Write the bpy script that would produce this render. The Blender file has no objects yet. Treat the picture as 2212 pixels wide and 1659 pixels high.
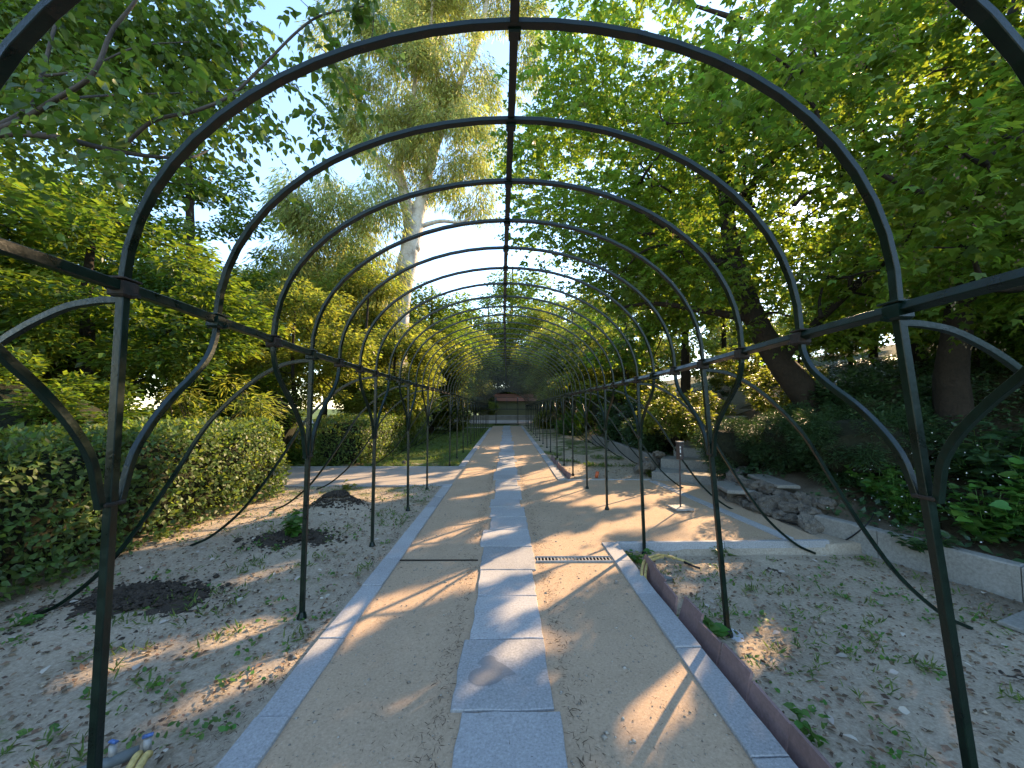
import bpy, bmesh, math, random
import numpy as np
from mathutils import Vector, Matrix
from mathutils.noise import noise as mnoise

# ------------------------------------------------------------------ camera, sky, sun, exposure
SC = bpy.context.scene
COL = SC.collection
W, H = 2212.0, 1659.0
FPX = 831.0
PITCH, YAW, CAMZ = math.radians(3.3), math.radians(0.76), 1.5
cd = bpy.data.cameras.new('camera'); cam = bpy.data.objects.new('camera', cd); COL.objects.link(cam)
cd.sensor_width = 36.0; cd.lens = FPX / W * 36.0
cd.clip_start = 0.02; cd.clip_end = 2000
cam.location = (0, 0, CAMZ)
cam.rotation_euler = (math.pi / 2 + PITCH, 0, -YAW)
SC.camera = cam

SUN_AZ, SUN_EL = math.radians(41), math.radians(25)
SUNV = np.array([math.sin(SUN_AZ) * math.cos(SUN_EL), math.cos(SUN_AZ) * math.cos(SUN_EL), math.sin(SUN_EL)])
wd = bpy.data.worlds.new('World'); SC.world = wd; wd.use_nodes = True
wn = wd.node_tree; bg = wn.nodes['Background']
sky = wn.nodes.new('ShaderNodeTexSky'); sky.sky_type = 'NISHITA'; sky.sun_disc = False
sky.sun_elevation = SUN_EL; sky.sun_rotation = SUN_AZ
sky.air_density = 1.0; sky.dust_density = 0.15; sky.ozone_density = 1.8
wn.links.new(sky.outputs[0], bg.inputs[0]); bg.inputs[1].default_value = 0.15
sl = bpy.data.lights.new('sun', 'SUN'); sun = bpy.data.objects.new('sun', sl); COL.objects.link(sun)
sl.energy = 3.6; sl.angle = math.radians(0.53); sl.color = (1.0, 0.70, 0.41)
sun.rotation_euler = Vector(SUNV).to_track_quat('Z', 'Y').to_euler(); sun.location = (20, 20, 30)
SC.view_settings.view_transform = 'Standard'; SC.view_settings.look = 'None'
SC.view_settings.exposure = 2.15; SC.view_settings.gamma = 1.0; SC.view_settings.use_curve_mapping = False
SC.render.engine = 'CYCLES'
cy = SC.cycles
cy.max_bounces = 8; cy.diffuse_bounces = 4; cy.glossy_bounces = 2; cy.transmission_bounces = 6
cy.transparent_max_bounces = 4; cy.sample_clamp_indirect = 6.0; cy.use_denoising = True

rng = np.random.default_rng(7)
random.seed(7)

# ------------------------------------------------------------------ helpers
def project_dir(px, py):
    fw = np.array([math.sin(YAW) * math.cos(PITCH), math.cos(YAW) * math.cos(PITCH), math.sin(PITCH)])
    r = np.array([math.cos(YAW), -math.sin(YAW), 0.0]); u = np.cross(r, fw)
    return fw + r * (px - W / 2) / FPX - u * (py - H / 2) / FPX
def at(px, py, Y):
    """surveyed point of the place seen at photo position (px, py), Y metres ahead"""
    d = project_dir(px, py); return np.array([0, 0, CAMZ]) + d * (Y / d[1])
def gp(px, py, z=0.0):
    d = project_dir(px, py); return np.array([0, 0, CAMZ]) + d * ((z - CAMZ) / d[2])

def tag(o, label=None, cat=None, group=None, kind=None):
    if label: o['label'] = label
    if cat: o['category'] = cat
    if group: o['group'] = group
    if kind: o['kind'] = kind
    return o
def empty(name, loc=(0, 0, 0), label=None, cat=None, group=None, kind=None):
    o = bpy.data.objects.new(name, None); COL.objects.link(o); o.location = loc
    o.empty_display_size = 0.1
    return tag(o, label, cat, group, kind)
def link(name, me, mat, parent=None, loc=None):
    if mat is not None and not me.materials: me.materials.append(mat)
    o = bpy.data.objects.new(name, me); COL.objects.link(o)
    if parent is not None:
        o.parent = parent
        if loc is None:                                          # geometry given in world coordinates
            w = Vector((0, 0, 0)); q = parent
            while q is not None: w += q.location; q = q.parent
            o.location = -w
        else: o.location = loc
    elif loc is not None: o.location = loc
    return o
class MB:
    def __init__(s): s.v = []; s.f = []
    def add(s, v, f):
        n = len(s.v); s.v += [tuple(map(float, p)) for p in v]; s.f += [tuple(i + n for i in q) for q in f]; return s
    def mesh(s, name, smooth=False):
        me = bpy.data.meshes.new(name); me.from_pydata(s.v, [], s.f); me.update()
        if smooth: me.shade_smooth()
        return me
    def build(s, name, mat, parent=None, smooth=False, loc=None):
        return link(name, s.mesh(name, smooth), mat, parent, loc)
    def box(s, c, d, rz=0.0, tilt=None, bev=0.0):
        hx, hy, hz = d[0] / 2, d[1] / 2, d[2] / 2
        b = min(bev, hx * .9, hy * .9, hz * .9)
        if b > 0:
            lay = [(-hz, b), (-hz + b, 0), (hz - b, 0), (hz, b)]
        else: lay = [(-hz, 0), (hz, 0)]
        v = []
        for z, k in lay:
            v += [(-hx + k, -hy + k, z), (hx - k, -hy + k, z), (hx - k, hy - k, z), (-hx + k, hy - k, z)]
        f = [(3, 2, 1, 0)]
        n = len(lay)
        for i in range(n - 1):
            for j in range(4):
                a = i * 4 + j; bb = i * 4 + (j + 1) % 4; f.append((a, bb, bb + 4, a + 4))
        f.append(tuple((n - 1) * 4 + j for j in range(4)))
        M = Matrix.Rotation(rz, 3, 'Z')
        if tilt is not None: M = M @ tilt
        v = [M @ Vector(p) + Vector(c) for p in v]
        return s.add(v, f)
    def tube(s, pts, rad, seg=8, cap=True, jit=0.0, square=None, up=(0, 0, 1)):
        """sweep a round or square section along pts"""
        P = [Vector(p) for p in pts]; n = len(P)
        R = rad if hasattr(rad, '__len__') else [rad] * n
        v = []; f = []
        up = Vector(up)
        T = [(P[min(i + 1, n - 1)] - P[max(i - 1, 0)]).normalized() for i in range(n)]
        a = up if abs(T[0].dot(up)) < .98 else Vector((1, 0, 0))
        S = (T[0].cross(a)).normalized()
        for i in range(n):
            S = (S - T[i] * S.dot(T[i])).normalized(); B = T[i].cross(S)
            if square:
                w, h = square; c = min(w, h) * .16
                sec = [(-w + c, -h), (w - c, -h), (w, -h + c), (w, h - c), (w - c, h), (-w + c, h), (-w, h - c), (-w, -h + c)]
            else:
                sec = [(math.cos(2 * math.pi * k / seg) * R[i], math.sin(2 * math.pi * k / seg) * R[i]) for k in range(seg)]
                if jit: sec = [(x * (1 + jit * mnoise(Vector((x * 9 + i, y * 9, i * .6)))), y * (1 + jit * mnoise(Vector((x * 7, y * 9 + 5, i * .7))))) for x, y in sec]
            for x, y in sec: v.append(P[i] + S * x + B * y)
        m = 8 if square else seg
        for i in range(n - 1):
            for k in range(m):
                a0 = i * m + k; b0 = i * m + (k + 1) % m; f.append((a0, b0, b0 + m, a0 + m))
        if cap:
            f.append(tuple(range(m - 1, -1, -1))); f.append(tuple((n - 1) * m + k for k in range(m)))
        return s.add(v, f)

def smooth_path(pts, n=8):
    """Catmull-Rom through the points"""
    P = [np.array(p, float) for p in pts]; P = [2 * P[0] - P[1]] + P + [2 * P[-1] - P[-2]]
    out = []
    for i in range(1, len(P) - 2):
        for k in range(n):
            t = k / n; a, b, c, d = P[i - 1], P[i], P[i + 1], P[i + 2]
            out.append(.5 * ((2 * b) + (c - a) * t + (2 * a - 5 * b + 4 * c - d) * t * t + (3 * b - a - 3 * c + d) * t ** 3))
    out.append(P[-2]); return out

def np_mesh(name, V, F):
    me = bpy.data.meshes.new(name)
    me.vertices.add(len(V)); me.vertices.foreach_set('co', np.asarray(V, np.float32).ravel())
    k = F.shape[1]; nf = len(F)
    me.loops.add(nf * k); me.loops.foreach_set('vertex_index', F.astype(np.int32).ravel())
    me.polygons.add(nf); me.polygons.foreach_set('loop_start', np.arange(0, nf * k, k, dtype=np.int32))
    me.update(calc_edges=True); return me

# ------------------------------------------------------------------ materials
def newmat(name):
    m = bpy.data.materials.new(name); m.use_nodes = True
    nt = m.node_tree; return m, nt, nt.nodes, nt.links, nt.nodes['Principled BSDF']
def ramp(N, pts):
    r = N.new('ShaderNodeValToRGB'); e = r.color_ramp.elements
    while len(e) < len(pts): e.new(.5)
    for q, (p, c) in zip(e, pts): q.position = p; q.color = (*c, 1)
    return r
def tex(N, L, scale, detail=6, rough=.6, coord='Object', dist=0.0, src=None):
    t = N.new('ShaderNodeTexNoise'); t.inputs['Scale'].default_value = scale; t.inputs['Detail'].default_value = detail
    t.inputs['Roughness'].default_value = rough; t.inputs['Distortion'].default_value = dist
    if src is None:
        c = N.new('ShaderNodeTexCoord'); src = c.outputs[coord]
    L.new(src, t.inputs['Vector']); return t
def bump(N, L, B, height, strength, dist=.01):
    b = N.new('ShaderNodeBump'); b.inputs['Strength'].default_value = strength; b.inputs['Distance'].default_value = dist
    L.new(height, b.inputs['Height']); L.new(b.outputs[0], B.inputs['Normal']); return b
def mixc(N, L, fac, a, b):
    m = N.new('ShaderNodeMix'); m.data_type = 'RGBA'
    if hasattr(fac, 'is_linked'): L.new(fac, m.inputs[0])
    else: m.inputs[0].default_value = fac
    for s, x in ((6, a), (7, b)):
        if hasattr(x, 'is_linked'): L.new(x, m.inputs[s])
        else: m.inputs[s].default_value = (*x, 1)
    return m.outputs[2]
def surf(name, pts1, s1, pts2=None, s2=None, f2=.5, rough=.9, bs=.5, bd=.01, bscale=None, rand=0.0, spec=.3):
    m, nt, N, L, B = newmat(name)
    t = tex(N, L, s1); r = ramp(N, pts1); L.new(t.outputs[0], r.inputs[0]); c = r.outputs[0]
    if pts2:
        t2 = tex(N, L, s2, 8, .75); r2 = ramp(N, pts2); L.new(t2.outputs[0], r2.inputs[0]); c = mixc(N, L, f2, c, r2.outputs[0])
    if rand:
        oi = N.new('ShaderNodeObjectInfo'); mr = N.new('ShaderNodeMapRange'); L.new(oi.outputs['Random'], mr.inputs[0])
        mr.inputs[3].default_value = 1 - rand; mr.inputs[4].default_value = 1 + rand
        h = N.new('ShaderNodeHueSaturation'); L.new(mr.outputs[0], h.inputs['Value']); L.new(c, h.inputs['Color']); c = h.outputs[0]
    L.new(c, B.inputs['Base Color']); B.inputs['Roughness'].default_value = rough
    B.inputs['Specular IOR Level'].default_value = spec
    tb = tex(N, L, bscale or (s2 or s1) * 1.5, 8, .7); bump(N, L, B, tb.outputs[0], bs, bd)
    return m
def leafmat(name, col, tcol, rough=.45, tmix=.45, var=.35, hue=.03, spec=.4):
    m, nt, N, L, B = newmat(name)
    g = N.new('ShaderNodeNewGeometry')
    mr = N.new('ShaderNodeMapRange'); L.new(g.outputs['Random Per Island'], mr.inputs[0])
    mr.inputs[3].default_value = 1 - var; mr.inputs[4].default_value = 1 + var
    wn_ = N.new('ShaderNodeTexWhiteNoise'); wn_.noise_dimensions = '1D'; L.new(g.outputs['Random Per Island'], wn_.inputs['W'])
    mh = N.new('ShaderNodeMapRange'); L.new(wn_.outputs['Value'], mh.inputs[0]); mh.inputs[3].default_value = .5 - hue; mh.inputs[4].default_value = .5 + hue * .6
    T = N.new('ShaderNodeBsdfTranslucent')
    for c, s in ((col, B.inputs['Base Color']), (tcol, T.inputs['Color'])):
        h = N.new('ShaderNodeHueSaturation'); h.inputs['Color'].default_value = (*c, 1)
        L.new(mr.outputs[0], h.inputs['Value']); L.new(mh.outputs[0], h.inputs['Hue']); L.new(h.outputs[0], s)
    B.inputs['Roughness'].default_value = rough; B.inputs['Specular IOR Level'].default_value = spec
    mx = N.new('ShaderNodeMixShader'); mx.inputs[0].default_value = tmix
    L.new(B.outputs[0], mx.inputs[1]); L.new(T.outputs[0], mx.inputs[2])
    L.new(mx.outputs[0], N['Material Output'].inputs['Surface'])
    return m
def plain(name, col, rough=.6, spec=.4, noise_amt=.25, scale=30):
    m, nt, N, L, B = newmat(name)
    t = tex(N, L, scale); a = tuple(c * (1 - noise_amt) for c in col); b = tuple(min(1, c * (1 + noise_amt)) for c in col)
    r = ramp(N, [(.3, a), (.7, b)]); L.new(t.outputs[0], r.inputs[0]); L.new(r.outputs[0], B.inputs['Base Color'])
    B.inputs['Roughness'].default_value = rough; B.inputs['Specular IOR Level'].default_value = spec
    bump(N, L, B, t.outputs[0], .2, .002); return m

def iron_mat():
    m, nt, N, L, B = newmat('dark_green_painted_iron')
    t = tex(N, L, 14, 5); r = ramp(N, [(.35, (.0012, .0065, .0038)), (.65, (.002, .013, .0075))]); L.new(t.outputs[0], r.inputs[0])
    t2 = tex(N, L, 45, 8, .8); r2 = ramp(N, [(.60, (0, 0, 0)), (.68, (1, 1, 1))]); L.new(t2.outputs[0], r2.inputs[0])
    c = mixc(N, L, r2.outputs[0], r.outputs[0], (.018, .012, .008))
    L.new(c, B.inputs['Base Color']); B.inputs['Specular IOR Level'].default_value = .36
    rr = ramp(N, [(.3, (.24,) * 3), (.7, (.44,) * 3)]); L.new(t.outputs[0], rr.inputs[0]); L.new(rr.outputs[0], B.inputs['Roughness'])
    tb = tex(N, L, 60, 4); bump(N, L, B, tb.outputs[0], .45, .003)
    return m
M = {}
M['iron'] = iron_mat()
M['sand'] = surf('sand_path', [(.3, (.37, .262, .165)), (.7, (.52, .375, .245))], 2.2,
                 [(.30, (.13, .09, .055)), (.43, (.38, .27, .17)), (.58, (.49, .355, .235)), (.74, (.66, .53, .40))], 75, .6, .95, .6, .006, 160)
M['grey_sand'] = surf('grey_gravel', [(.3, (.30, .26, .215)), (.7, (.38, .33, .28))], 2.0,
                 [(.3, (.2, .17, .14)), (.7, (.42, .38, .33))], 120, .5, .95, .4, .005, 120)
M['granite'] = surf('grey_granite', [(.3, (.28, .275, .265)), (.7, (.42, .412, .40))], 2.0,
                 [(.32, (.09, .088, .085)), (.45, (.30, .295, .285)), (.56, (.40, .392, .38)), (.70, (.62, .61, .59))], 75, .55, .85, .35, .002, 200, rand=.13, spec=.2)
M['stain'] = surf('damp_granite', [(.3, (.20, .198, .19)), (.7, (.27, .265, .26))], 8,
                 [(.3, (.10, .10, .10)), (.7, (.24, .24, .24))], 75, .5, .55, .3, .002, 200)
M['concrete'] = surf('weathered_concrete', [(.3, (.12, .11, .085)), (.7, (.25, .235, .20))], 2.2,
                 [(.3, (.12, .115, .095)), (.7, (.40, .39, .36))], 40, .5, .9, .5, .008, 60, rand=.08)
M['mortar'] = surf('white_mortar', [(.3, (.45, .46, .46)), (.7, (.62, .63, .63))], 12,
                 [(.3, (.3, .3, .29)), (.7, (.7, .71, .71))], 60, .4, .9, .6, .01, 50)
M['tile'] = surf('terracotta', [(.3, (.19, .115, .105)), (.7, (.30, .185, .17))], 6,
                 [(.3, (.11, .085, .07)), (.7, (.33, .22, .2))], 50, .45, .85, .3, .003, 80, rand=.22)
M['rock'] = surf('limestone_rock', [(.3, (.09, .08, .06)), (.65, (.30, .265, .215))], 5,
                 [(.38, (.02, .018, .013)), (.62, (.26, .23, .19))], 11, .6, .95, .8, .03, 22, rand=.25)
M['dark_soil'] = surf('dark_dug_soil', [(.3, (.035, .027, .019)), (.7, (.09, .068, .05))], 9,
                 [(.3, (.012, .01, .008)), (.75, (.11, .085, .06))], 60, .5, 1, 1, .02, 40)
M['bark'] = surf('dark_bark', [(.3, (.012, .010, .007)), (.7, (.035, .027, .02))], 6,
                 [(.3, (.008, .007, .005)), (.7, (.06, .047, .033))], 25, .5, .95, 1, .03, 18)
M['grey_bark'] = surf('grey_bark', [(.3, (.045, .038, .032)), (.7, (.10, .088, .075))], 7,
                 [(.3, (.025, .022, .02)), (.7, (.13, .115, .10))], 30, .4, .9, .6, .01, 30)
M['euc_bark'] = surf('peeling_pale_bark', [(.35, (.22, .17, .12)), (.5, (.46, .40, .32)), (.65, (.58, .54, .47))], 1.8,
                 [(.3, (.2, .14, .09)), (.6, (.6, .56, .5))], 9, .45, .85, .6, .04, 8)
M['rust'] = surf('rusty_iron', [(.3, (.008, .012, .009)), (.7, (.045, .026, .017))], 30, None, None, .5, .7, .7, .004, 60)
M['grit'] = surf('grit', [(.3, (.14, .11, .08)), (.7, (.55, .48, .38))], 20)
M['black_rubber'] = plain('black_rubber_hose', (.012, .012, .013), .55)
M['yellow_rubber'] = plain('yellow_hose', (.48, .36, .13), .6, .3, .35, 40)
M['blue_plastic'] = plain('blue_plastic', (.07, .13, .30), .6, .3, .5, 60)
M['grey_pipe'] = plain('grey_pipe', (.13, .145, .14), .55)
M['orange_plastic'] = plain('orange_pipe', (.55, .12, .04), .5)
M['galv'] = plain('galvanised_steel', (.30, .285, .26), .5, .5)
M['slot_shade'] = plain('painted_slot_shade', (.008, .007, .006), 1, 0)
M['white_paper'] = plain('white_paper', (.62, .62, .6), .8)
M['dark_steel'] = plain('dark_brown_steel', (.05, .04, .035), .55)
M['red_roof'] = plain('red_roof', (.28, .11, .065), .8)
M['olive_wall'] = plain('olive_wall', (.15, .145, .07), .9)
M['dry_leaf'] = leafmat('dry_leaf', (.20, .135, .08), (.1, .06, .03), .8, .2, .6, .02)
M['pale_leaf'] = leafmat('pale_fallen_leaf', (.48, .42, .34), (.2, .18, .12), .8, .1, .3, .02)
M['twig'] = plain('brown_debris', (.075, .045, .025), .9)
M['elder'] = leafmat('elder_leaves', (.092, .162, .028), (.26, .39, .03), .42, .55, .42, .03)
M['seeds'] = leafmat('seed_tassels', (.20, .15, .085), (.2, .15, .07), .8, .4, .3, .02)
M['redbud'] = leafmat('heart_leaves', (.068, .120, .026), (.16, .26, .024), .38, .45, .35, .02)
M['maple'] = leafmat('broad_leaves', (.060, .115, .020), (.19, .29, .02), .45, .45, .5, .03)
M['light'] = leafmat('light_leaves', (.13, .165, .034), (.33, .39, .045), .45, .5, .4, .035)
M['euc'] = leafmat('narrow_grey_leaves', (.25, .29, .09), (.42, .48, .10), .45, .45, .4, .05)
M['hedge'] = leafmat('glossy_hedge_leaves', (.080, .135, .032), (.24, .33, .035), .5, .38, .5, .03, .35)
M['yew'] = leafmat('yew_needles', (.040, .085, .030), (.06, .12, .025), .5, .3, .45, .02)
M['ivy'] = leafmat('ivy_leaves', (.040, .085, .032), (.07, .14, .03), .36, .25, .4, .02, .5)
M['plant'] = leafmat('fresh_leaves', (.070, .17, .030), (.13, .30, .03), .42, .4, .3, .03)
M['grass'] = leafmat('grass_blades', (.09, .15, .028), (.16, .24, .03), .5, .4, .35, .03)
M['fir'] = leafmat('blue_green_needles', (.08, .13, .07), (.10, .15, .07), .6, .3, .35, .02)

def ground_mat():
    m, nt, N, L, B = newmat('garden_soil')
    t = tex(N, L, 1.3, 6); r = ramp(N, [(.3, (.31, .245, .172)), (.7, (.53, .43, .315))]); L.new(t.outputs[0], r.inputs[0])
    t2 = tex(N, L, 55, 10, .8); r2 = ramp(N, [(.33, (.08, .06, .04)), (.46, (.32, .26, .185)), (.58, (.47, .395, .295)), (.70, (.66, .58, .47))]); L.new(t2.outputs[0], r2.inputs[0])
    c = mixc(N, L, .6, r.outputs[0], r2.outputs[0])
    # thin grass further up the beds, bare soil near
    tc = N.new('ShaderNodeTexCoord'); sp = N.new('ShaderNodeSeparateXYZ'); L.new(tc.outputs['Object'], sp.inputs[0])
    mr = N.new('ShaderNodeMapRange'); L.new(sp.outputs[1], mr.inputs[0]); mr.inputs[1].default_value = 5; mr.inputs[2].default_value = 13
    mr.inputs[3].default_value = -.12; mr.inputs[4].default_value = .28
    t3 = tex(N, L, .9, 8, .7); ad = N.new('ShaderNodeMath'); L.new(mr.outputs[0], ad.inputs[0]); L.new(t3.outputs[0], ad.inputs[1])
    r3 = ramp(N, [(.50, (0, 0, 0)), (.62, (1, 1, 1))]); lx = N.new('ShaderNodeMapRange'); L.new(sp.outputs[0], lx.inputs[0]); lx.inputs[1].default_value = -1; lx.inputs[2].default_value = 1.2; lx.inputs[3].default_value = 0; lx.inputs[4].default_value = -.24
    ad2 = N.new('ShaderNodeMath'); L.new(ad.outputs[0], ad2.inputs[0]); L.new(lx.outputs[0], ad2.inputs[1]); L.new(ad2.outputs[0], r3.inputs[0])
    t4 = tex(N, L, 30, 6, .8); r4 = ramp(N, [(.3, (.035, .055, .012)), (.7, (.12, .17, .035))]); L.new(t4.outputs[0], r4.inputs[0])
    c = mixc(N, L, r3.outputs[0], c, r4.outputs[0])
    # dark humus on the wooded bank to the right
    mh = N.new('ShaderNodeMapRange'); L.new(sp.outputs[0], mh.inputs[0]); mh.inputs[1].default_value = 3.6; mh.inputs[2].default_value = 4.6
    c = mixc(N, L, mh.outputs[0], c, mixc(N, L, t2.outputs[0], (.016, .014, .007), (.085, .065, .038)))
    mh2 = N.new('ShaderNodeMapRange'); L.new(sp.outputs[0], mh2.inputs[0]); mh2.inputs[1].default_value = 7; mh2.inputs[2].default_value = 10
    c = mixc(N, L, mh2.outputs[0], c, mixc(N, L, t4.outputs[0], (.012, .02, .006), (.05, .075, .02)))
    L.new(c, B.inputs['Base Color']); B.inputs['Roughness'].default_value = 1; B.inputs['Specular IOR Level'].default_value = .1
    tb = tex(N, L, 40, 10, .8); bump(N, L, B, tb.outputs[0], .8, .012); return m
M['ground'] = ground_mat()

# ------------------------------------------------------------------ terrain
XE_Y = [-8, 3.0, 4.6, 5.2, 6.5, 8.0, 9.3, 60]; XE_X = [5.6, 4.42, 3.98, 3.70, 3.60, 4.1, 3.8, 3.8]
def gz(x, y):
    x = np.asarray(x, float); y = np.asarray(y, float)
    xe = np.interp(y, XE_Y, XE_X)
    z = np.full(np.broadcast(x, y).shape, -.025)
    z = np.where(np.abs(x) < 1.13, -.07, z)
    z = np.where((x > 1.13) & (y < 4.30), -.13, z)
    z = np.where((x > 1.0) & (x < 3.55) & (y >= 4.30) & (y <= 7.9), -.07, z)
    z = np.where((x < -1.0) & (y >= 7.47) & (y <= 9.66), -.07, z)
    d = np.clip(x - xe, 0, None)
    hill = .02 + .42 * np.minimum(d, 5) + .22 * np.clip(d - 5, 0, 14)
    z = np.where(d > 0, np.maximum(z, hill * np.clip(d / .15, 0, 1) + z * (1 - np.clip(d / .15, 0, 1))), z)
    return z
def axis(a, b, edges, fine, coarse):
    s = set()
    s.update(np.round(np.arange(fine[0], fine[1] + 1e-6, fine[2]), 4).tolist())
    s.update(np.round(coarse, 4).tolist())
    for e in edges: s.add(round(e - .004, 4)); s.add(round(e + .004, 4))
    return np.array(sorted(v for v in s if a <= v <= b))
xs = axis(-160, 160, [-1.13, 1.13, 3.55], (-4.6, 6.4, .09), np.concatenate([np.arange(-160, -20, 10), np.arange(-20, -4.6, .8), np.arange(6.4, 22, .5), np.arange(22, 161, 8)]))
ys = axis(-40, 220, [4.30, 7.9, 7.47, 9.66], (-.5, 11, .09), np.concatenate([np.arange(-40, -.5, 2.5), np.arange(11, 40, .8), np.arange(40, 221, 9)]))
X, Y = np.meshgrid(xs, ys)
Z = gz(X, Y)
def fnoise(x, y, s, o=0.0):
    return np.array([mnoise(Vector((a * s, b * s, o))) for a, b in zip(x.ravel(), y.ravel())]).reshape(x.shape)
near = (np.abs(X) < 14) & (Y < 24) & (Y > -4)
nz = np.zeros_like(Z); nz[near] = fnoise(X[near], Y[near], 1.6) * .022 + fnoise(X[near], Y[near], 7, 3) * .012
nz[(Z < -.06) & (Z > -.075)] = 0
nz = nz * np.clip(np.abs(np.abs(X) - 1.13) / .2, 0, 1)
nz = np.where(X > np.interp(Y, XE_Y, XE_X) + .3, nz * 3, nz)
Z = Z + nz
# shallow planting holes and heaped soil
for (hx, hy, r, d) in ((2.75, 3.95, .16, -.07), (3.1, 2.45, .14, -.05), (-2.85, 3.1, .5, .03), (-2.5, 4.6, .42, .03), (-3.35, 2.35, .5, .02), (-2.5, 5.75, .36, .24)):
    Z = Z + d * np.exp(-((X - hx) ** 2 + (Y - hy) ** 2) / (r * r))
V = np.stack([X, Y, Z], -1).reshape(-1, 3); ny, nx = X.shape
I = np.arange(ny * nx).reshape(ny, nx)
F = np.stack([I[:-1, :-1], I[:-1, 1:], I[1:, 1:], I[1:, :-1]], -1).reshape(-1, 4)
gm = np_mesh('ground', V, F); gm.shade_smooth()
tag(link('ground', gm, M['ground']), kind='structure')
def gzh(x, y):
    z = gz(x, y)
    for (hx, hy, r, d) in ((2.75, 3.95, .16, -.07), (3.1, 2.45, .14, -.05), (-2.85, 3.1, .5, .03), (-2.5, 4.6, .42, .03), (-3.35, 2.35, .5, .02), (-2.5, 5.75, .36, .24)):
        z = z + d * np.exp(-((np.asarray(x) - hx) ** 2 + (np.asarray(y) - hy) ** 2) / (r * r))
    return z

# ------------------------------------------------------------------ path, kerbs and slabs
def sheet(name, poly, z, mat, step=.25, amp=.006):
    (x0, y0), (x1, y1) = poly
    gx = np.linspace(x0, x1, max(2, int((x1 - x0) / step) + 1)); gy = np.linspace(y0, y1, max(2, int((y1 - y0) / step) + 1))
    A, B_ = np.meshgrid(gx, gy); Zz = z + fnoise(A, B_, 1.1, 9) * amp
    n, m = A.shape; I = np.arange(n * m).reshape(n, m)
    me = np_mesh(name, np.stack([A, B_, Zz], -1).reshape(-1, 3), np.stack([I[:-1, :-1], I[:-1, 1:], I[1:, 1:], I[1:, :-1]], -1).reshape(-1, 4))
    me.shade_smooth(); return me
path = tag(link('path', sheet('path', ((-1.06, -6), (1.06, 29.3)), -.004, M['sand']), M['sand']), kind='structure')
tag(link('sand_clearing', sheet('sand_clearing', ((1.06, 4.34), (3.58, 7.92)), -.008, M['sand']), M['sand']), kind='structure')
tag(link('side_path', sheet('side_path', ((-16, 7.49), (-1.06, 9.64)), -.006, M['grey_sand'], .4), M['grey_sand']), kind='structure')
tag(link('cross_path', sheet('cross_path', ((-22, 33), (22, 41)), .02, M['grey_sand'], 1.0), M['grey_sand']), kind='structure')
def slab(name, x0, x1, y0, y1, ztop, parent, mat, th=.09, jag=.006, skew=0.0):
    n = 6; P = []
    def edge(a, b):
        for k in range(n):
            t = k / n; P.append((a[0] + (b[0] - a[0]) * t + random.uniform(-jag, jag), a[1] + (b[1] - a[1]) * t + random.uniform(-jag, jag)))
    c = [(x0, y0), (x1, y0 + skew), (x1, y1 + skew), (x0, y1)]
    for i in range(4): edge(c[i], c[(i + 1) % 4])
    k = len(P); cx_, cy_ = (x0 + x1) / 2, (y0 + y1) / 2; b = .004
    tx, ty = (0, 0) if jag == .0071 else (random.uniform(-.004, .004), random.uniform(-.004, .004))
    def zz(x, y): return ztop + (x - cx_) * tx / .3 + (y - cy_) * ty / .3
    v = [(x, y, ztop - th) for x, y in P] + [(x, y, zz(x, y) - b) for x, y in P]
    v += [(cx_ + (x - cx_) * (1 - 2 * b / max(.05, x1 - x0)), cy_ + (y - cy_) * (1 - 2 * b / max(.05, y1 - y0)), zz(x, y)) for x, y in P]
    f = []
    for j in range(2):
        for i in range(k):
            a = j * k + i; bb = j * k + (i + 1) % k; f.append((a, bb, bb + k, a + k))
    f.append(tuple(2 * k + i for i in range(k)))
    return MB().add(v, f).build(name, mat, parent)
# central granite slabs
yb = [-1.6, -.9, -.3, .25, .8, 1.36, 1.98, 2.56, 3.12, 3.6, 4.2, 4.75, 5.3]
while yb[-1] < 29: yb.append(yb[-1] + random.uniform(.42, .72) * (1 if yb[-1] < 12 else 1.35))
xl = {5: (-.225, .255), 6: (-.275, .238), 7: (-.235, .24), 8: (-.235, .235), 9: (-.25, .27)}
for i in range(len(yb) - 1):
    a, b = xl.get(i, (-.245 + random.uniform(-.05, .05), .235 + random.uniform(-.05, .05)))
    slab('paving_slab', a, b, yb[i] + .006, yb[i + 1] - .006, .010 + (0 if i == 5 + 1 else random.uniform(-.002, .003)), path, M['granite'], jag=.0071 if i == 6 else .007)
# damp stain on the second slab
sp_ = [(0, 0), (.05, .055), (.10, .05), (.115, .02), (.15, .0), (.22, -.06), (.215, -.075), (.17, -.085), (.13, -.12), (.08, -.14), (.02, -.14), (-.03, -.11), (-.035, -.07), (-.005, -.035), (.02, -.03), (.03, -.01)]
sm = []
for i, p in enumerate(smooth_path([(x, y, 0) for x, y in sp_ + [sp_[0]]], 4)[:-1]):
    sm.append((-.175 + p[0] * 1.0, 2.32 + p[1] * 1.25, .0112))
damp = MB().add(sm, [tuple(range(len(sm)))]).build('damp_stain', M['stain'], path)
# kerbs along the path
def kerb_run(x0, x1, ya, yb_, lo=.55, hi=.85, parent=path):
    y = ya
    while y < yb_ - .05:
        l = random.uniform(lo, hi) * (1 if y < 12 else 1.6); e = min(yb_, y + l)
        if yb_ - e < .2: e = yb_
        slab('kerb_stone', x0, x1, y + .003, e - .003, .014 + random.uniform(-.002, .002), parent, M['granite'], .16, .002)
        y = e
kerb_run(-1.205, -1.04, -3.0, .6); kerb_run(-1.205, -1.04, .6, 1.95, .6, .7); kerb_run(-1.205, -1.04, 1.95, 7.46)
kerb_run(-1.205, -1.04, 9.68, 27.2)
kerb_run(1.04, 1.205, -3.0, 4.30, .62, .75); kerb_run(1.04, 1.205, 7.92, 29.2)
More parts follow.
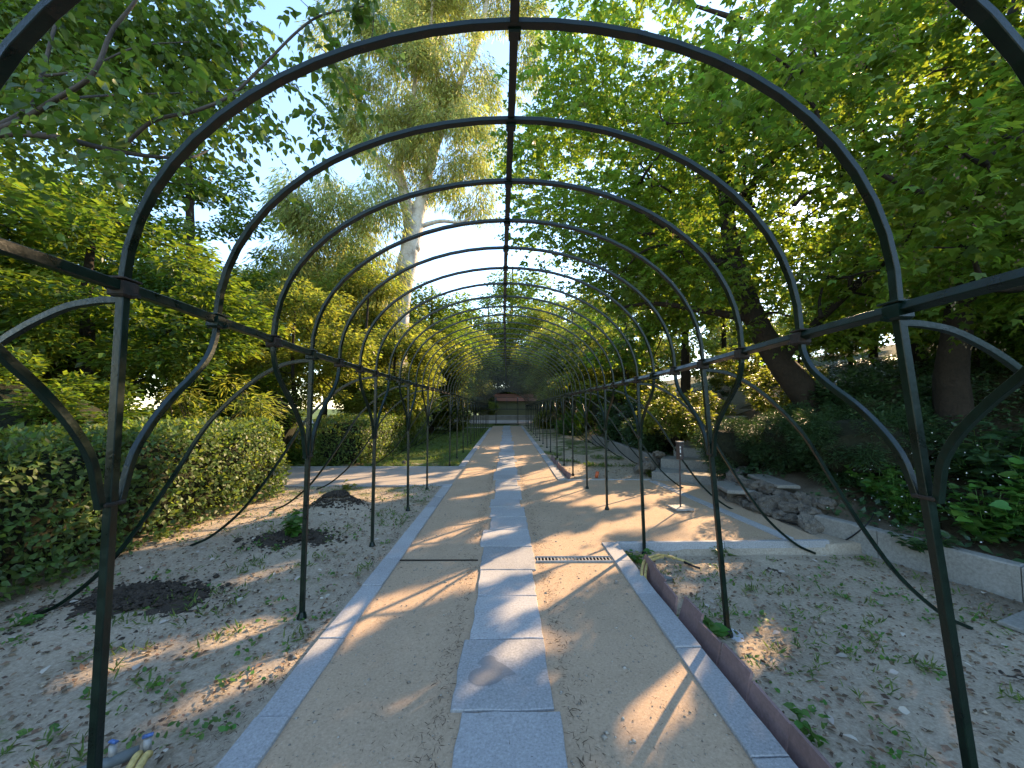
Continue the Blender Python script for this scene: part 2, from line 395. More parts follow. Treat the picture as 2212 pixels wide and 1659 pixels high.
# thin cross kerbs and the long kerb before the steps
def kerb_line(p0, p1, w, z, h=.1, seg=.8, name='edging_stone'):
    p0 = np.array(p0, float); p1 = np.array(p1, float); Lg = np.linalg.norm(p1 - p0); n = max(1, int(Lg / seg)); u = (p1 - p0) / Lg
    rz = math.atan2(u[1], u[0])
    for i in range(n):
        a = p0 + u * Lg * i / n; c = a + u * Lg / n / 2
        MB().box((c[0], c[1], z - h / 2), (Lg / n - .006, w, h), rz, None, .004).build(name, M['granite'], path)
kerb_line((1.21, 4.315), (3.6, 4.36), .05, .006)
kerb_line((1.21, 7.93), (2.95, 7.97), .05, .008)
kerb_line((-1.21, 7.47), (-9, 7.40), .045, .0)
kerb_line((-1.21, 9.67), (-9, 9.75), .07, .006)
kerb_line((2.93, 7.80), (3.20, 4.42), .14, .006)
kerb_line((-1.3, 27.3), (-7, 27.6), .12, .03, seg=1.2)
# drain channel with grate
gr = empty('drain_grate', (.66, 3.85, 0), 'rusty slotted drain grate set across the sand between slabs and kerb', 'drain grate')
MB().box((.655, 3.85, -.011), (.74, .11, .02), 0, None, 0).build('channel', M['slot_shade'], gr)  # solid box painted near-black for the shade down in the channel
for dy in (-.055, .055): MB().box((.655, 3.85 + dy, .0), (.75, .012, .03), 0, None, .002).build('frame', M['galv'], gr)
for i in range(22):
    MB().box((.30 + i * .0338, 3.85, .004), (.0125, .098, .006), random.uniform(-.03, .03), None, .002).build('bar', M['galv'], gr)
dr = tag(MB().box((-.66, 3.85, .002), (.76, .014, .012), -.01, None, .002).build('drain_slot', M['rust']), 'thin rusty drain strip across the sand left of the slabs', 'drain')

# terracotta edging
te = empty('tile_edging', (1.27, 2.2, 0), 'row of leaning terracotta tiles beside the right kerb, nearest the camera', 'tile edging', 'leaning tile edgings')
def tiles(parent, ya, yb_, ln):
    y = ya; k = 0
    while y < yb_:
        l = ln * random.uniform(.9, 1.1); x = 1.235 + random.uniform(-.006, .006); lean = random.uniform(.03, .085); top = random.uniform(.06, .10)
        P = [(x, y + .006, -.16), (x, y + l - .006, -.16), (x + lean, y + l - .010, top + random.uniform(-.01, .01)), (x + lean + random.uniform(-.012, .012), y + .006, top)]
        T = .016; v = P + [(a + T, b, c) for a, b, c in P]
        f = [(0, 1, 2, 3), (7, 6, 5, 4), (0, 4, 5, 1), (1, 5, 6, 2), (2, 6, 7, 3), (3, 7, 4, 0)]
        MB().add(v, f).build('tile', M['tile'], parent); y += l + random.uniform(.0, .008)
tiles(te, .2, 3.55, .27)
te2 = empty('tile_edging', (1.27, 9.5, 0), 'row of small leaning tiles beside the right kerb beyond the sand clearing', 'tile edging', 'leaning tile edgings')
tiles(te2, 8.0, 11.2, .2)

# ------------------------------------------------------------------ the iron arched tunnel
SP = 1.42 / 3; Y0 = 1.46
perg = empty('trellis_tunnel', (0, 1.46, 0), 'long dark green iron trellis tunnel of round arches over the path', 'trellis tunnel')
def zl(y): return float(np.interp(y, [-.5, 1.46, 2.9, 4.3, 5.8, 10, 18, 30], [1.99, 1.955, 1.89, 1.87, 1.85, 1.83, 1.72, 1.6]))
def zr(y): return float(np.interp(y, [-.5, 1.40, 2.9, 4.3, 5.8, 10, 18, 30], [1.89, 1.862, 1.818, 1.80, 1.795, 1.79, 1.70, 1.6]))
def za(y): return float(np.interp(y, [-.5, 1.46, 2.9, 4.4, 5.4, 10, 18, 30], [3.03, 3.005, 2.91, 2.885, 2.87, 2.84, 2.74, 2.62]))
def xa(y): return float(np.interp(y, [0, 1.46, 3.4, 6], [.035, .03, -.01, -.04]))
XP = 1.46; BW = .0185
NA = 61
def ry(y): return y - .06 * max(0, 1 - (y - 1.4) / 6)      # right side stands a little nearer
for k in range(-2, NA):
    y = Y0 + SP * k; pts = []
    nseg = 28 if k < 14 else 18
    for i in range(nseg + 1):
        a = math.pi * i / nseg; c, s = math.cos(a), math.sin(a)
        s2 = s ** .93
        base = zl(y) if c > 0 else zr(y); t = (1 + c) / 2
        base = zl(y) * t + zr(y) * (1 - t)
        xm = xa(y) * s
        yy = y * t + ry(y) * (1 - t)
        yy += .007 * math.sin(k * 2.4 + a * 2) * s; xm += .006 * math.sin(k * 1.7 + a * 3) * s
        pts.append((-XP * c + xm, yy, base + (za(y) - base) * s2))
    w = BW if k < 10 else BW * .85
    MB().tube(pts, 1, square=(w * (.60 if k < 3 else .52), w * .92), up=(0, 1, 0)).build('arch', M['iron'], perg, smooth=False)
yend = Y0 + SP * (NA - 1)
for nm, fx, fz in (('side_rail', lambda y: -XP, zl), ('side_rail', lambda y: XP, zr), ('ridge_rail', xa, lambda y: za(y) + .012)):
    pts = [(fx(y), y, fz(y)) for y in np.arange(-.3, yend, .5)] + [(fx(yend), yend, fz(yend))]
    MB().tube(pts, 1, square=(BW * (1.0 if nm == 'side_rail' else .95), BW), up=((.42, 0, .9) if fx(0) > 1 else (0, 0, 1))).build(nm, M['iron'], perg)
foot_r = {0: 1.66, 3: 1.585, 6: 1.50}
gap_left = (15,)
for side in (-1, 1):
    zf = zl if side < 0 else zr
    for k in range(0, NA, 3):
        y = Y0 + SP * k if side < 0 else ry(Y0 + SP * k)
        x = side * XP; zt = zf(y)
        lean = random.uniform(-.02, .03)
        fx = side * (foot_r.get(k, 1.46 + lean) if side > 0 else 1.46 + random.uniform(-.03, .015))
        g = float(gzh(fx, y)); g = max(g, -.01) if abs(g + .07) < .012 else g
        jl = 1.2 + random.uniform(-.02, .02); thin = k > 24
        def px_at(z): return x + (fx - x) * (1 - (z - g) / (zt - g))
        if not (side < 0 and k in gap_left):
            pts = [(px_at(z), y + .0 + random.uniform(-.002, .002), z) for z in np.linspace(g - .05, zt - .03, 5)]
            MB().tube(pts, 1, square=(BW * .82, BW * .82)).build('post', M['iron'], perg)
            MB().tube([(px_at(g), y, g - .04), (px_at(g), y, g + .015), (px_at(g + .05), y, g + .05)], [.036, .034, .021], 8).build('foot_collar', M['iron'], perg)
        else: jl = 1.2
        for s2_ in (-1, 1):
            yj = y + s2_ * SP; ztj = zf(yj) - .025
            if side < 0 and k in gap_left: continue
            prof = [(1.0, 0), (.985, .10), (.90, .24), (.72, .38), (.50, .52), (.30, .68), (.16, .84), (.10, 1.0)]
            pts = []
            for q, t in prof:
                z = ztj + (jl - ztj) * t; pts.append((px_at(z) if t > .5 else x + (px_at(z) - x) * t * 2, y + s2_ * SP * q, z))
            pts.append((px_at(jl - .06), y + s2_ * .034, jl - .06))
            MB().tube(smooth_path(pts, 3), 1, square=(BW * .70, BW * .64), up=(1, 0, 0)).build('brace', M['iron'], perg)
        if not (side < 0 and k in gap_left):
            MB().box((px_at(jl - .05), y, jl - .05), (.044, .074, .014), 0, None, .003).build('brace_band', M['rust'], perg)
        # outward curved stay down to the ground
        if side < 0 and k in gap_left: continue
        ox = random.uniform(-.05, .08); gs = float(gz(side * (3.45 + ox), y))
        if side > 0: gs = min(gs, .05) if k < 12 else gs
        prof = [(0, -.05), (.10, -.055), (.24, -.09), (.46, -.22), (.75, -.50), (.98, -.86), (1.22, -1.22), (1.46, -1.52), (1.75, -1.76), (1.97, -1.86)]
        tot = (zt - gs)
        pts = [(x + side * (d * (1 + ox * .5)), y + d * .015, zt + (e / 1.86) * (tot - .01 if e < -.3 else tot * 1.0)) for d, e in prof]
        MB().tube(smooth_path(pts, 4), 1, square=(BW * .66, BW * .6), up=(0, 1, 0)).build('stay', M['iron'], perg)
# clamps where the rails cross the arches
for k in range(-1, 18):
    for side in (-1, 1):
        y = Y0 + SP * k if side < 0 else ry(Y0 + SP * k); z = (zl if side < 0 else zr)(y)
        b = MB().box((side * XP, y, z - .012), (.062, .06, .062), random.uniform(-.08, .08), Matrix.Rotation(random.uniform(-.1, .1), 3, 'X'), .008)
        b.box((side * XP, y + random.uniform(-.01, .01), z + .026), (.058, .085, .008), random.uniform(-.1, .1), None, .002)
        b.tube([(side * (XP - .05), y + .012, z - .035), (side * (XP + .05), y + .012, z - .035)], .009, 6)
        b.build('clamp', M['rust'] if random.random() < .6 else M['iron'], perg)
    y = Y0 + SP * k
    MB().box((xa(y), y, za(y)), (.05, .05, .05), random.uniform(-.1, .1), None, .006).build('ridge_clamp', M['iron'], perg)

# cross tunnel at the far end
ct = empty('cross_trellis', (0, 31.5, 0), 'far low iron trellis running across the end of the path', 'trellis')
for i in range(-9, 10):
    xx = i * .9; pts = [(xx, 31.0 + 1.4 * (1 - math.cos(math.pi * t)), 1.25 + 1.0 * math.sin(math.pi * t)) for t in np.linspace(0, 1, 12)]
    MB().tube(pts, 1, square=(.02, .015), up=(1, 0, 0)).build('arch', M['iron'], ct)
    if i % 2: MB().tube([(xx, 31.0, -.03), (xx, 31.0, 1.25)], 1, square=(.02, .02)).build('post', M['iron'], ct)
    if i % 2: MB().tube([(xx, 33.8, -.03), (xx, 33.8, 1.25)], 1, square=(.02, .02)).build('post', M['iron'], ct)
for yy in (31.0, 33.8): MB().tube([(-8.2, yy, 1.25), (8.2, yy, 1.25)], 1, square=(.02, .02)).build('rail', M['iron'], ct)
MB().tube([(-8.2, 32.4, 2.25), (8.2, 32.4, 2.25)], 1, square=(.02, .02)).build('rail', M['iron'], ct)
shed = empty('garden_shed', (1, 47, 0), 'low olive shed with a long red roof beyond the far end of the path', 'shed')
MB().box((1.2, 47, 1.0), (9, 3, 2.2), 0, None, .02).build('wall', M['olive_wall'], shed)
MB().add([(-3.6, 45.2, 2.1), (6.0, 45.2, 2.1), (6.0, 48.8, 2.1), (-3.6, 48.8, 2.1), (-3.6, 46.9, 3.0), (6.0, 46.9, 3.0)],
         [(0, 1, 5, 4), (2, 3, 4, 5), (0, 4, 3), (1, 2, 5), (3, 2, 1, 0)]).build('roof', M['red_roof'], shed)
bank = tag(MB().box((0, 41.6, .25), (40, .35, .55), 0, None, .03).build('retaining_wall', M['concrete']), 'low grey retaining wall across the far side of the cross path', 'wall')

# ------------------------------------------------------------------ retaining kerb, rocks and steps on the right
rk = empty('retaining_kerb', (4.1, 4, 0), 'low pale concrete kerb holding the planted bank on the right', 'kerb')
kp = [(3.83, 4.78), (4.03, 4.18), (4.34, 3.25), (4.78, 1.9), (5.2, .6), (5.7, -1)]
for (a, b) in zip(kp[:-1], kp[1:]):
    a = np.array(a); b = np.array(b); Lg = np.linalg.norm(b - a); c = (a + b) / 2
    MB().box((c[0], c[1], .0), (Lg - .008, .13, .34), math.atan2(b[1] - a[1], b[0] - a[0]), None, .012).build('kerb_block', M['concrete'], rk)
kp2 = [(3.62, 9.35), (3.58, 11.2), (3.62, 13.2), (3.6, 16)]
rk2 = empty('retaining_kerb', (3.6, 11, 0), 'low concrete kerb under dark shrubs left of the stone steps', 'kerb')
for (a, b) in zip(kp2[:-1], kp2[1:]):
    a = np.array(a); b = np.array(b); Lg = np.linalg.norm(b - a); c = (a + b) / 2
    MB().box((c[0], c[1], .10), (Lg - .01, .13, .42), math.atan2(b[1] - a[1], b[0] - a[0]), None, .012).build('kerb_block', M['concrete'], rk2)

def rock_mesh(seed, flat=.85):
    bm = bmesh.new(); bmesh.ops.create_icosphere(bm, subdivisions=3, radius=1)
    o = Vector((seed * 7.3, seed * 1.7, 0))
    for v in bm.verts:
        n = v.co.normalized()
        d = 1 + .5 * mnoise(n * 1.2 + o) + .32 * mnoise(n * 2.6 + o) + .22 * abs(mnoise(n * 5 + o)) + .10 * mnoise(n * 9 + o)
        c = n * d; c = Vector((round(c.x * 2.2) / 2.2 * .35 + c.x * .65, round(c.y * 2.2) / 2.2 * .35 + c.y * .65, c.z * flat)); v.co = c
    me = bpy.data.meshes.new('rock'); bm.to_mesh(me); bm.free(); me.materials.append(M['rock']); return me
RM = [rock_mesh(i + 1) for i in range(7)]
rw = empty('rock_border', (3.7, 5.8, 0), 'rough limestone rockery border below the dark clipped shrubs', 'rockery')
rr = random.Random(3)
line = [(3.78, 4.85), (3.66, 5.2), (3.58, 5.7), (3.60, 6.2), (3.72, 6.7), (4.0, 7.05), (4.3, 7.35)]
def rock(parent, x, y, z, s):
    o = link('rock', rr.choice(RM), None, parent, Vector((x, y, z)) - parent.location)
    o.rotation_euler = (rr.uniform(-.5, .5), rr.uniform(-.5, .5), rr.uniform(0, 6.3)); o.scale = (s * rr.uniform(.8, 1.3), s * rr.uniform(.8, 1.2), s * rr.uniform(.7, 1.1)); return o
for i, p in enumerate(smooth_path([(a, b, 0) for a, b in line], 7)):
    rock(rw, p[0] + rr.uniform(-.05, .04), p[1], rr.uniform(.0, .05), rr.uniform(.045, .09))
    rock(rw, p[0] + .10 + rr.uniform(-.03, .05), p[1] + rr.uniform(-.05, .05), rr.uniform(.13, .19), rr.uniform(.05, .10))
    if i % 2: rock(rw, p[0] + .22 + rr.uniform(-.03, .08), p[1], rr.uniform(.24, .31), rr.uniform(.06, .11))
for (x, y, z, s) in ((3.74, 4.78, .05, .13), (3.70, 5.45, .12, .15), (3.9, 5.2, .16, .14)): rock(rw, x, y, z, s)
ml = empty('flat_ledge_stone', (3.62, 6.1, .2), 'flat pale stone ledge lying on the rockery below the shrubs', 'stone')
slabm = MB().box((3.62, 6.2, .20), (.42, .75, .06), -.2, None, .012).build('ledge', M['concrete'], ml)
MB().box((4.05, 5.9, .36), (.3, .9, .05), -.15, None, .012).build('ledge', M['concrete'], ml)

st = empty('stone_steps', (5, 9, 0), 'flight of weathered stone steps climbing the wooded bank', 'steps')
def step(p0, p1, depth, z, th=.17):
    a = np.array(p0, float); b = np.array(p1, float); u = (b - a) / np.linalg.norm(b - a); n = np.array([-u[1], u[0]])
    if n[1] < 0: n = -n
    P = [a, b, b + n * depth, a + n * depth]
    js = lambda: rr.uniform(-.015, .015)
    pts = []
    for i in range(4):
        q0, q1 = P[i], P[(i + 1) % 4]
        for k in range(4): t = k / 4; pts.append(q0 * (1 - t) + q1 * t + np.array([js(), js()]))
    k = len(pts)
    v = [(p[0], p[1], z - th) for p in pts] + [(p[0], p[1], z + js() * .3) for p in pts]
    f = [(i, (i + 1) % k, (i + 1) % k + k, i + k) for i in range(k)] + [tuple(k + i for i in range(k))]
    MB().add(v, f).build('step', M['concrete'], st)
step((3.0, 7.98), (4.25, 7.25), .62, .15, .22)
step((3.45, 8.65), (4.55, 7.95), .6, .33, .24)
step((4.0, 9.25), (5.0, 8.5), .55, .52, .3)
step((4.45, 9.75), (5.45, 9.0), .5, .70, .3)
NS = 8
for i in range(NS):
    t = i / (NS - 1); cx_, cy_ = 5.35 + 3.5 * t, 9.6 + 3.7 * t; z = .84 + 1.36 * t
    hw = .62
    step((cx_ - hw, cy_ + .16), (cx_ + hw, cy_ - .16), .66, z, .34)
for i in range(14):
    t = i / 13; s = -1 if i % 2 else 1
    cx_, cy_ = 4.2 + 4.4 * t, 8.7 + 4.5 * t
    rock(rw if False else st, cx_ + s * .95, cy_ - s * .1, float(gz(cx_, cy_)) + .06, rr.uniform(.07, .13))
for (x, y) in ((2.95, 8.35), (3.15, 8.6), (3.3, 8.9), (3.5, 9.1), (3.1, 8.9)): rock(st, x, y, rr.uniform(.02, .2), rr.uniform(.1, .2))

# ------------------------------------------------------------------ foliage machinery
T_DIAM = (np.array([(0, 0, 0), (.42, .27, .05), (1, 0, -.06), (.42, -.27, .05)]), np.array([(0, 2, 1), (0, 3, 2)]))
T_NARR = (np.array([(0, 0, 0), (.4, .085, .0), (1, 0, -.12), (.4, -.085, .0)]), np.array([(0, 2, 1), (0, 3, 2)]))
T_OVAT = (np.array([(0, 0, 0), (.18, .24, .07), (.5, .31, .05), (1, 0, -.16), (.5, -.31, .05), (.18, -.24, .07), (.5, 0, -.02)]),
          np.array([(0, 6, 1), (1, 6, 2), (2, 6, 3), (3, 6, 4), (4, 6, 5), (5, 6, 0)]))
T_OV4 = (np.array([(0, 0, 0), (.38, .30, .06), (1, 0, -.14), (.38, -.30, .06), (.45, 0, -.01)]), np.array([(0, 4, 1), (1, 4, 2), (2, 4, 3), (3, 4, 0)]))
T_HEART = (np.array([(0, 0, 0), (-.06, .20, .04), (.16, .40, .06), (.52, .34, .03), (1, 0, -.2), (.52, -.34, .03), (.16, -.40, .06), (-.06, -.20, .04), (.45, 0, -.03)]),
           np.array([(0, 8, 1), (1, 8, 2), (2, 8, 3), (3, 8, 4), (4, 8, 5), (5, 8, 6), (6, 8, 7), (7, 8, 0)]))
def leaflet(b, ang, l, w):
    c, s = math.cos(ang), math.sin(ang); q = [(0, 0), (.45, w), (1, 0), (.45, -w)]
    return [(b + l * (x * c - y * s), l * (x * s + y * c), -.10 * x * x * l + (.05 if k in (1, 3) else 0)) for k, (x, y) in enumerate(q)]
_v = leaflet(.25, 0, .75, .30) + leaflet(.22, 1.0, .6, .3) + leaflet(.22, -1.0, .6, .3)
_v[4] = _v[0]; _v[8] = _v[0]
T_TRI = (np.array(_v[:4] + _v[5:8] + _v[9:12]), np.array([(0, 2, 1), (0, 3, 2), (0, 5, 4), (0, 6, 5), (0, 8, 7), (0, 9, 8)]))
def norm(a): return a / np.maximum(np.linalg.norm(a, axis=-1, keepdims=True), 1e-9)
def leaves(T, pos, d, up, size):
    tv, tf = T; d = norm(d); side = norm(np.cross(up, d)); n = np.cross(d, side)
    size = np.asarray(size).reshape(-1, 1, 1)
    V = pos[:, None, :] + size * (tv[None, :, 0:1] * d[:, None] + tv[None, :, 1:2] * side[:, None] + tv[None, :, 2:3] * n[:, None])
    Fc = tf[None] + (np.arange(len(pos)) * len(tv))[:, None, None]
    return V.reshape(-1, 3), Fc.reshape(-1, 3)
def joinVF(parts):
    vs = []; fs = []; n = 0
    for v, f in parts: vs.append(v); fs.append(f + n); n += len(v)
    return np.concatenate(vs), np.concatenate(fs)
def rnd_unit(n, g): return norm(g.normal(size=(n, 3)))

# sun flecks: leaves cut away along lines to the sun, to light chosen spots
FL = [(.30, 3.98, 0, .17), (-.10, 3.62, 0, .15), (-.55, 3.28, 0, .13), (-.95, 2.98, 0, .10), (.70, 3.62, 0, .15), (.38, 3.25, 0, .12), (.05, 2.92, 0, .09),
      (-1.1, 2.62, 0, .09), (.95, 4.55, 0, .10), (1.45, 4.95, 0, .11), (1.9, 5.35, 0, .14), (2.6, 6.2, 0, .13), (3.05, 4.55, 0, .15), (2.2, 6.9, 0, .12), (1.5, 7.1, 0, .10),
      (.86, 2.15, 0, .10), (1.72, 2.72, -.1, .13), (-1.85, 2.65, 0, .10), (-2.35, 2.35, 0, .08), (-1.55, 2.2, 0, .07),
      (-.6, 4.9, 0, .13), (-.9, 4.4, 0, .09), (.1, 5.9, 0, .10), (-.5, 6.6, 0, .09), (.5, 7.3, 0, .10), (0.0, 2.4, 0, .07), (-.25, 4.5, 0, .06),
      (-1.6, 7.8, 0, .16), (-2.2, 7.75, 0, .16), (-2.8, 8.0, 0, .2), (-1.0, 8.3, 0, .16), (-3.4, 8.3, 0, .2), (-.6, 8.8, 0, .14), (-1.9, 8.4, 0, .13), (-4.2, 7.9, 0, .25),
      (-3.8, 5.3, .7, .45), (-3.8, 6.1, .8, .6), (-3.9, 6.9, .7, .65), (-4.4, 6.0, 1.2, .5), (-3.7, 4.8, .2, .25), (-3.5, 5.6, .1, .35), (-4.2, 4.6, 1.2, .3), (-3.3, 6.3, 0, .3), (-2.7, 6.6, 0, .25), (-2.0, 6.5, 0, .18),
      (-4.0, 3.6, .5, .13), (-3.95, 3.0, .9, .12), (-2.3, 3.6, 0, .08),
      (-3.7, 10.6, .7, .5), (-3.6, 11.8, .8, .6), (-3.7, 13.2, .8, .6), (-2.6, 10.5, 0, .3), (-2.9, 12, 0, .3),
      (3.8, 7.6, .2, .22), (3.4, 8.1, .2, .15), (5.2, 9.4, 1.0, .4), (6.0, 10.2, 1.4, .5), (7.0, 11.2, 1.7, .6), (5.6, 8.4, 1.6, .5), (6.6, 9.3, 1.9, .6), (4.4, 8.8, .6, .2),
      (4.3, 9.6, 1.3, .8), (5.4, 11.4, 1.9, 1.1), (6.9, 9.4, 2.1, .9), (8.0, 12.4, 2.6, 1.0), (4.8, 12.4, 2.4, .8), (3.0, 10.0, 0, .2), (2.4, 9.2, 0, .18), (3.2, 12.5, 0, .25)]
gfl = np.random.default_rng(11)
for _ in range(15):
    yy = gfl.uniform(8.5, 17); FL.append((gfl.uniform(-1.3, 1.3), yy, 0, gfl.uniform(.07, .15)))
for _ in range(26): FL.append((gfl.uniform(-5, 3.6), gfl.uniform(15, 30), 0, gfl.uniform(.15, .35)))
FLP = np.array([f[:3] for f in FL]); FLR = np.array([f[3] * (1.25 if abs(f[0]) < 1.3 and f[1] < 5 else 1.1) for f in FL])
def keep_light(P, pad=.05):
    ok = np.ones(len(P), bool)
    for c, r in zip(FLP, FLR):
        w = P - c; t = w @ SUNV; q = w - t[:, None] * SUNV; d2 = (q ** 2).sum(1)
        ok &= ~((d2 < (r + pad) ** 2) & (t > .5))
    # leaves also thinned round the camera's line to the sun, for backlit glow
    w = P - np.array([0, 0, 1.5]); t = w @ SUNV; q = w - t[:, None] * SUNV; ang = np.sqrt((q ** 2).sum(1)) / np.maximum(t, .1)
    hsh = np.modf(np.abs(np.sin(P[:, 0] * 12.9898 + P[:, 1] * 78.233 + P[:, 2] * 37.7) * 43758.5453))[0]
    ok &= ~((t > 0) & (hsh > .28 + np.clip(ang / .34, 0, 1) * .72 + .25 * np.sin(P[:, 0] * 1.7 + P[:, 2] * 2.3)) & (ang < .36))
    return ok
def clear_tunnel(P):
    return ~((np.abs(P[:, 0]) < 1.75) & (P[:, 2] < 3.35))

def ell_pts(g, ells, n, shell=.45):
    vol = np.array([e[3] * e[4] * e[5] for e in ells]); pick = g.choice(len(ells), n, p=vol / vol.sum())
    E = np.array(ells)[pick]; u = rnd_unit(n, g); r = (shell + (1 - shell) * g.random(n)) ** .6
    return E[:, :3] + u * r[:, None] * E[:, 3:], u
def crown_simple(g, ells, nclump, nleaf, cr, T, size, droop=.2, flat=.6, filt=None, shell=.4):
    c, u = ell_pts(g, ells, nclump, shell)
    rad = cr * g.uniform(.6, 1.25, nclump)
    k = g.choice(nclump, nleaf, p=rad ** 2 / (rad ** 2).sum())
    o = rnd_unit(nleaf, g) * (g.random(nleaf) ** .45)[:, None] * rad[k][:, None]; o[:, 2] *= flat
    P = c[k] + o
    if filt is not None:
        m = filt(P); P = P[m]; k = k[m]; o = o[m]
    n = len(P)
    d = norm(o) * .7 + u[k] * .4 + rnd_unit(n, g) * .7; d[:, 2] = d[:, 2] * .4 - droop
    up = rnd_unit(n, g) * .65 + np.array([0, 0, 1.0])
    return leaves(T, P, d, up, size * g.uniform(.6, 1.25, n)), c
def sprays(g, C, D, L, nl, T, size, droop=.35, filt=None, jitter=.35, twist=.9):
    """leafy twigs: C starts, D directions; leaves alternate along each drooping twig"""
    S = len(C); t = (np.arange(nl) + .6) / nl
    D = D.copy(); D[:, 2] *= .45; D = norm(D); L = np.asarray(L).reshape(-1, 1, 1) * np.ones((S, 1, 1))
    P = C[:, None] + D[:, None] * L * t[None, :, None]
    P = P + np.array([0, 0, -1.0]) * (droop * L * t[None, :, None] ** 2)
    tan = D[:, None] + np.array([0, 0, -1.0]) * (2 * droop * t[None, :, None])
    sgn = np.where(np.arange(nl) % 2, 1, -1)[None, :, None]
    side = norm(np.cross(np.array([0, 0, 1.0]), D))[:, None]
    ld = tan * .8 + side * sgn * twist + g.normal(size=(S, nl, 3)) * jitter * .6 + np.array([0, 0, -.25])
    ld[:, -1] = tan[:, -1]
    up = np.array([0, 0, 1.0]) + g.normal(size=(S, nl, 3)) * jitter - D[:, None] * .15
    sz = size * g.uniform(.55, 1.2, (S, nl)) * (1 - .35 * t[None])
    P = P.reshape(-1, 3); ld = ld.reshape(-1, 3); up = up.reshape(-1, 3); sz = sz.reshape(-1)
    if filt is not None: m = filt(P); P, ld, up, sz = P[m], ld[m], up[m], sz[m]
    return leaves(T, P, ld, up, sz)

def branch(mb, a, b, r0, r1, wob=.12, n=7, seg=7, sag=0.0, g=random):
    a = np.array(a, float); b = np.array(b, float); L = np.linalg.norm(b - a); pts = []
    o = [np.array([g.uniform(-1, 1) for _ in range(3)]) * wob * L * .5 for _ in range(2)]
    for i in range(n):
        t = i / (n - 1); w = math.sin(math.pi * t); w2 = math.sin(2 * math.pi * t)
        pts.append(a + (b - a) * t + o[0] * w + o[1] * w2 * .5 + np.array([0, 0, -sag * w * L]))
    mb.tube(pts, [r0 + (r1 - r0) * (i / (n - 1)) ** .8 for i in range(n)], seg, jit=.25)
    return pts
def scaffold(mb, trunk_pts, centers, r0=.05, gg=random, maxn=60):
    """limbs from the trunk out to foliage clump centres"""
    tp = [np.array(p) for p in trunk_pts]
    nodes = list(tp[len(tp) // 3:])
    order = sorted(range(len(centers)), key=lambda i: min(np.linalg.norm(centers[i] - q) for q in tp))
    for i in order[:maxn]:
        c = centers[i]; cand = [q for q in nodes if q[2] < c[2] + .6] or nodes
        q = min(cand, key=lambda q: np.linalg.norm(c - q)); L = np.linalg.norm(c - q)
        if L < .15: continue
        pts = branch(mb, q, c, min(r0, .018 + .02 * L), .007, .22, 6, 5, -.04, gg)
        nodes += [pts[2], pts[4], pts[5]]

def crown_link(vf, name, mat, parent):
    v, f = vf; me = np_mesh(name, v, f); return link(name, me, mat, parent)

# ------------------------------------------------------------------ right: big elder leaning over the tunnel
g = np.random.default_rng(21)
elder = empty('elder_tree', (5.75, 7.0, 1.0), 'large leaning elder with dark trunk hanging tasselled green foliage over the tunnel', 'tree')
trunkA = [(5.95, 7.0, .75), (5.55, 6.95, 1.55), (4.95, 6.9, 2.3), (4.55, 6.9, 3.1), (4.3, 7.0, 4.0), (4.2, 7.1, 5.2), (4.3, 7.3, 6.8), (4.6, 7.5, 8.6)]
mb = MB(); mb.tube(smooth_path(trunkA, 4), list(np.linspace(.27, .07, 29)), 12, jit=.3); tr = mb.build('trunk', M['bark'], elder, True)
EA = [(4.5, 9.6, 4.6, 2.0, 1.4, 1.3), (6.9, 7.8, 4.3, 1.8, 1.4, 1.1), (3.9, 7.5, 3.8, 1.7, 1.5, 1.0), (5.4, 5.9, 3.5, 1.6, 1.2, .8), (2.7, 11.6, 5.7, 2.3, 2.0, 2.2), (3.6, 8.2, 6.7, 3.6, 2.9, 3.3), (2.4, 9.5, 8.2, 2.8, 2.6, 3.2), (5.2, 6.6, 4.9, 2.6, 2.3, 2.3), (6.2, 5.2, 5.0, 2.8, 2.2, 2.6), (4.9, 4.6, 6.6, 2.3, 1.9, 1.8), (7.6, 5.0, 3.8, 2.4, 2.0, 1.7), (4.6, 5.0, 3.9, 1.6, 1.3, 1.3), (2.9, 6.6, 5.4, 1.8, 1.6, 1.2)]
filtA = lambda P: keep_light(P) & clear_tunnel(P) & (P[:, 0] > -.9) & (P[:, 2] > gz(P[:, 0], P[:, 1]) + .9)
cl, uu = ell_pts(g, EA, 250, .2)
cl = cl[(cl[:, 2] > 2.6) & ~((np.abs(cl[:, 0]) < 2.0) & (cl[:, 2] < 4))]
mb = MB(); scaffold(mb, trunkA, cl, .10, random.Random(5), 120)
for a, b, r in (((4.55, 6.9, 3.1), (2.6, 8.4, 3.7), .09), ((4.3, 7.0, 4.0), (2.2, 7.4, 5.6), .10), ((4.95, 6.9, 2.3), (7.4, 5.6, 4.6), .10), ((4.2, 7.1, 5.2), (5.8, 5.2, 6.8), .09)):
    branch(mb, a, b, r, .03, .18, 8, 8, 0, random.Random(int(r * 1000)))
mb.build('limbs', M['bark'], tr, True)
def spray_crown(g, cl, per, rad, L, nl, T, size, filt, droop=.4):
    k = np.repeat(np.arange(len(cl)), per); n = len(k)
    o = rnd_unit(n, g) * (g.random(n) ** .5)[:, None] * rad; o[:, 2] *= .7
    D = norm(o) + rnd_unit(n, g) * .5
    return sprays(g, cl[k] + o, D, L * g.uniform(.6, 1.3, n), nl, T, size, droop, filt)
v1 = spray_crown(g, cl, 39, .85, .42, 9, T_TRI, .16, filtA, .45)
crown_link(v1, 'crown', M['elder'], elder)
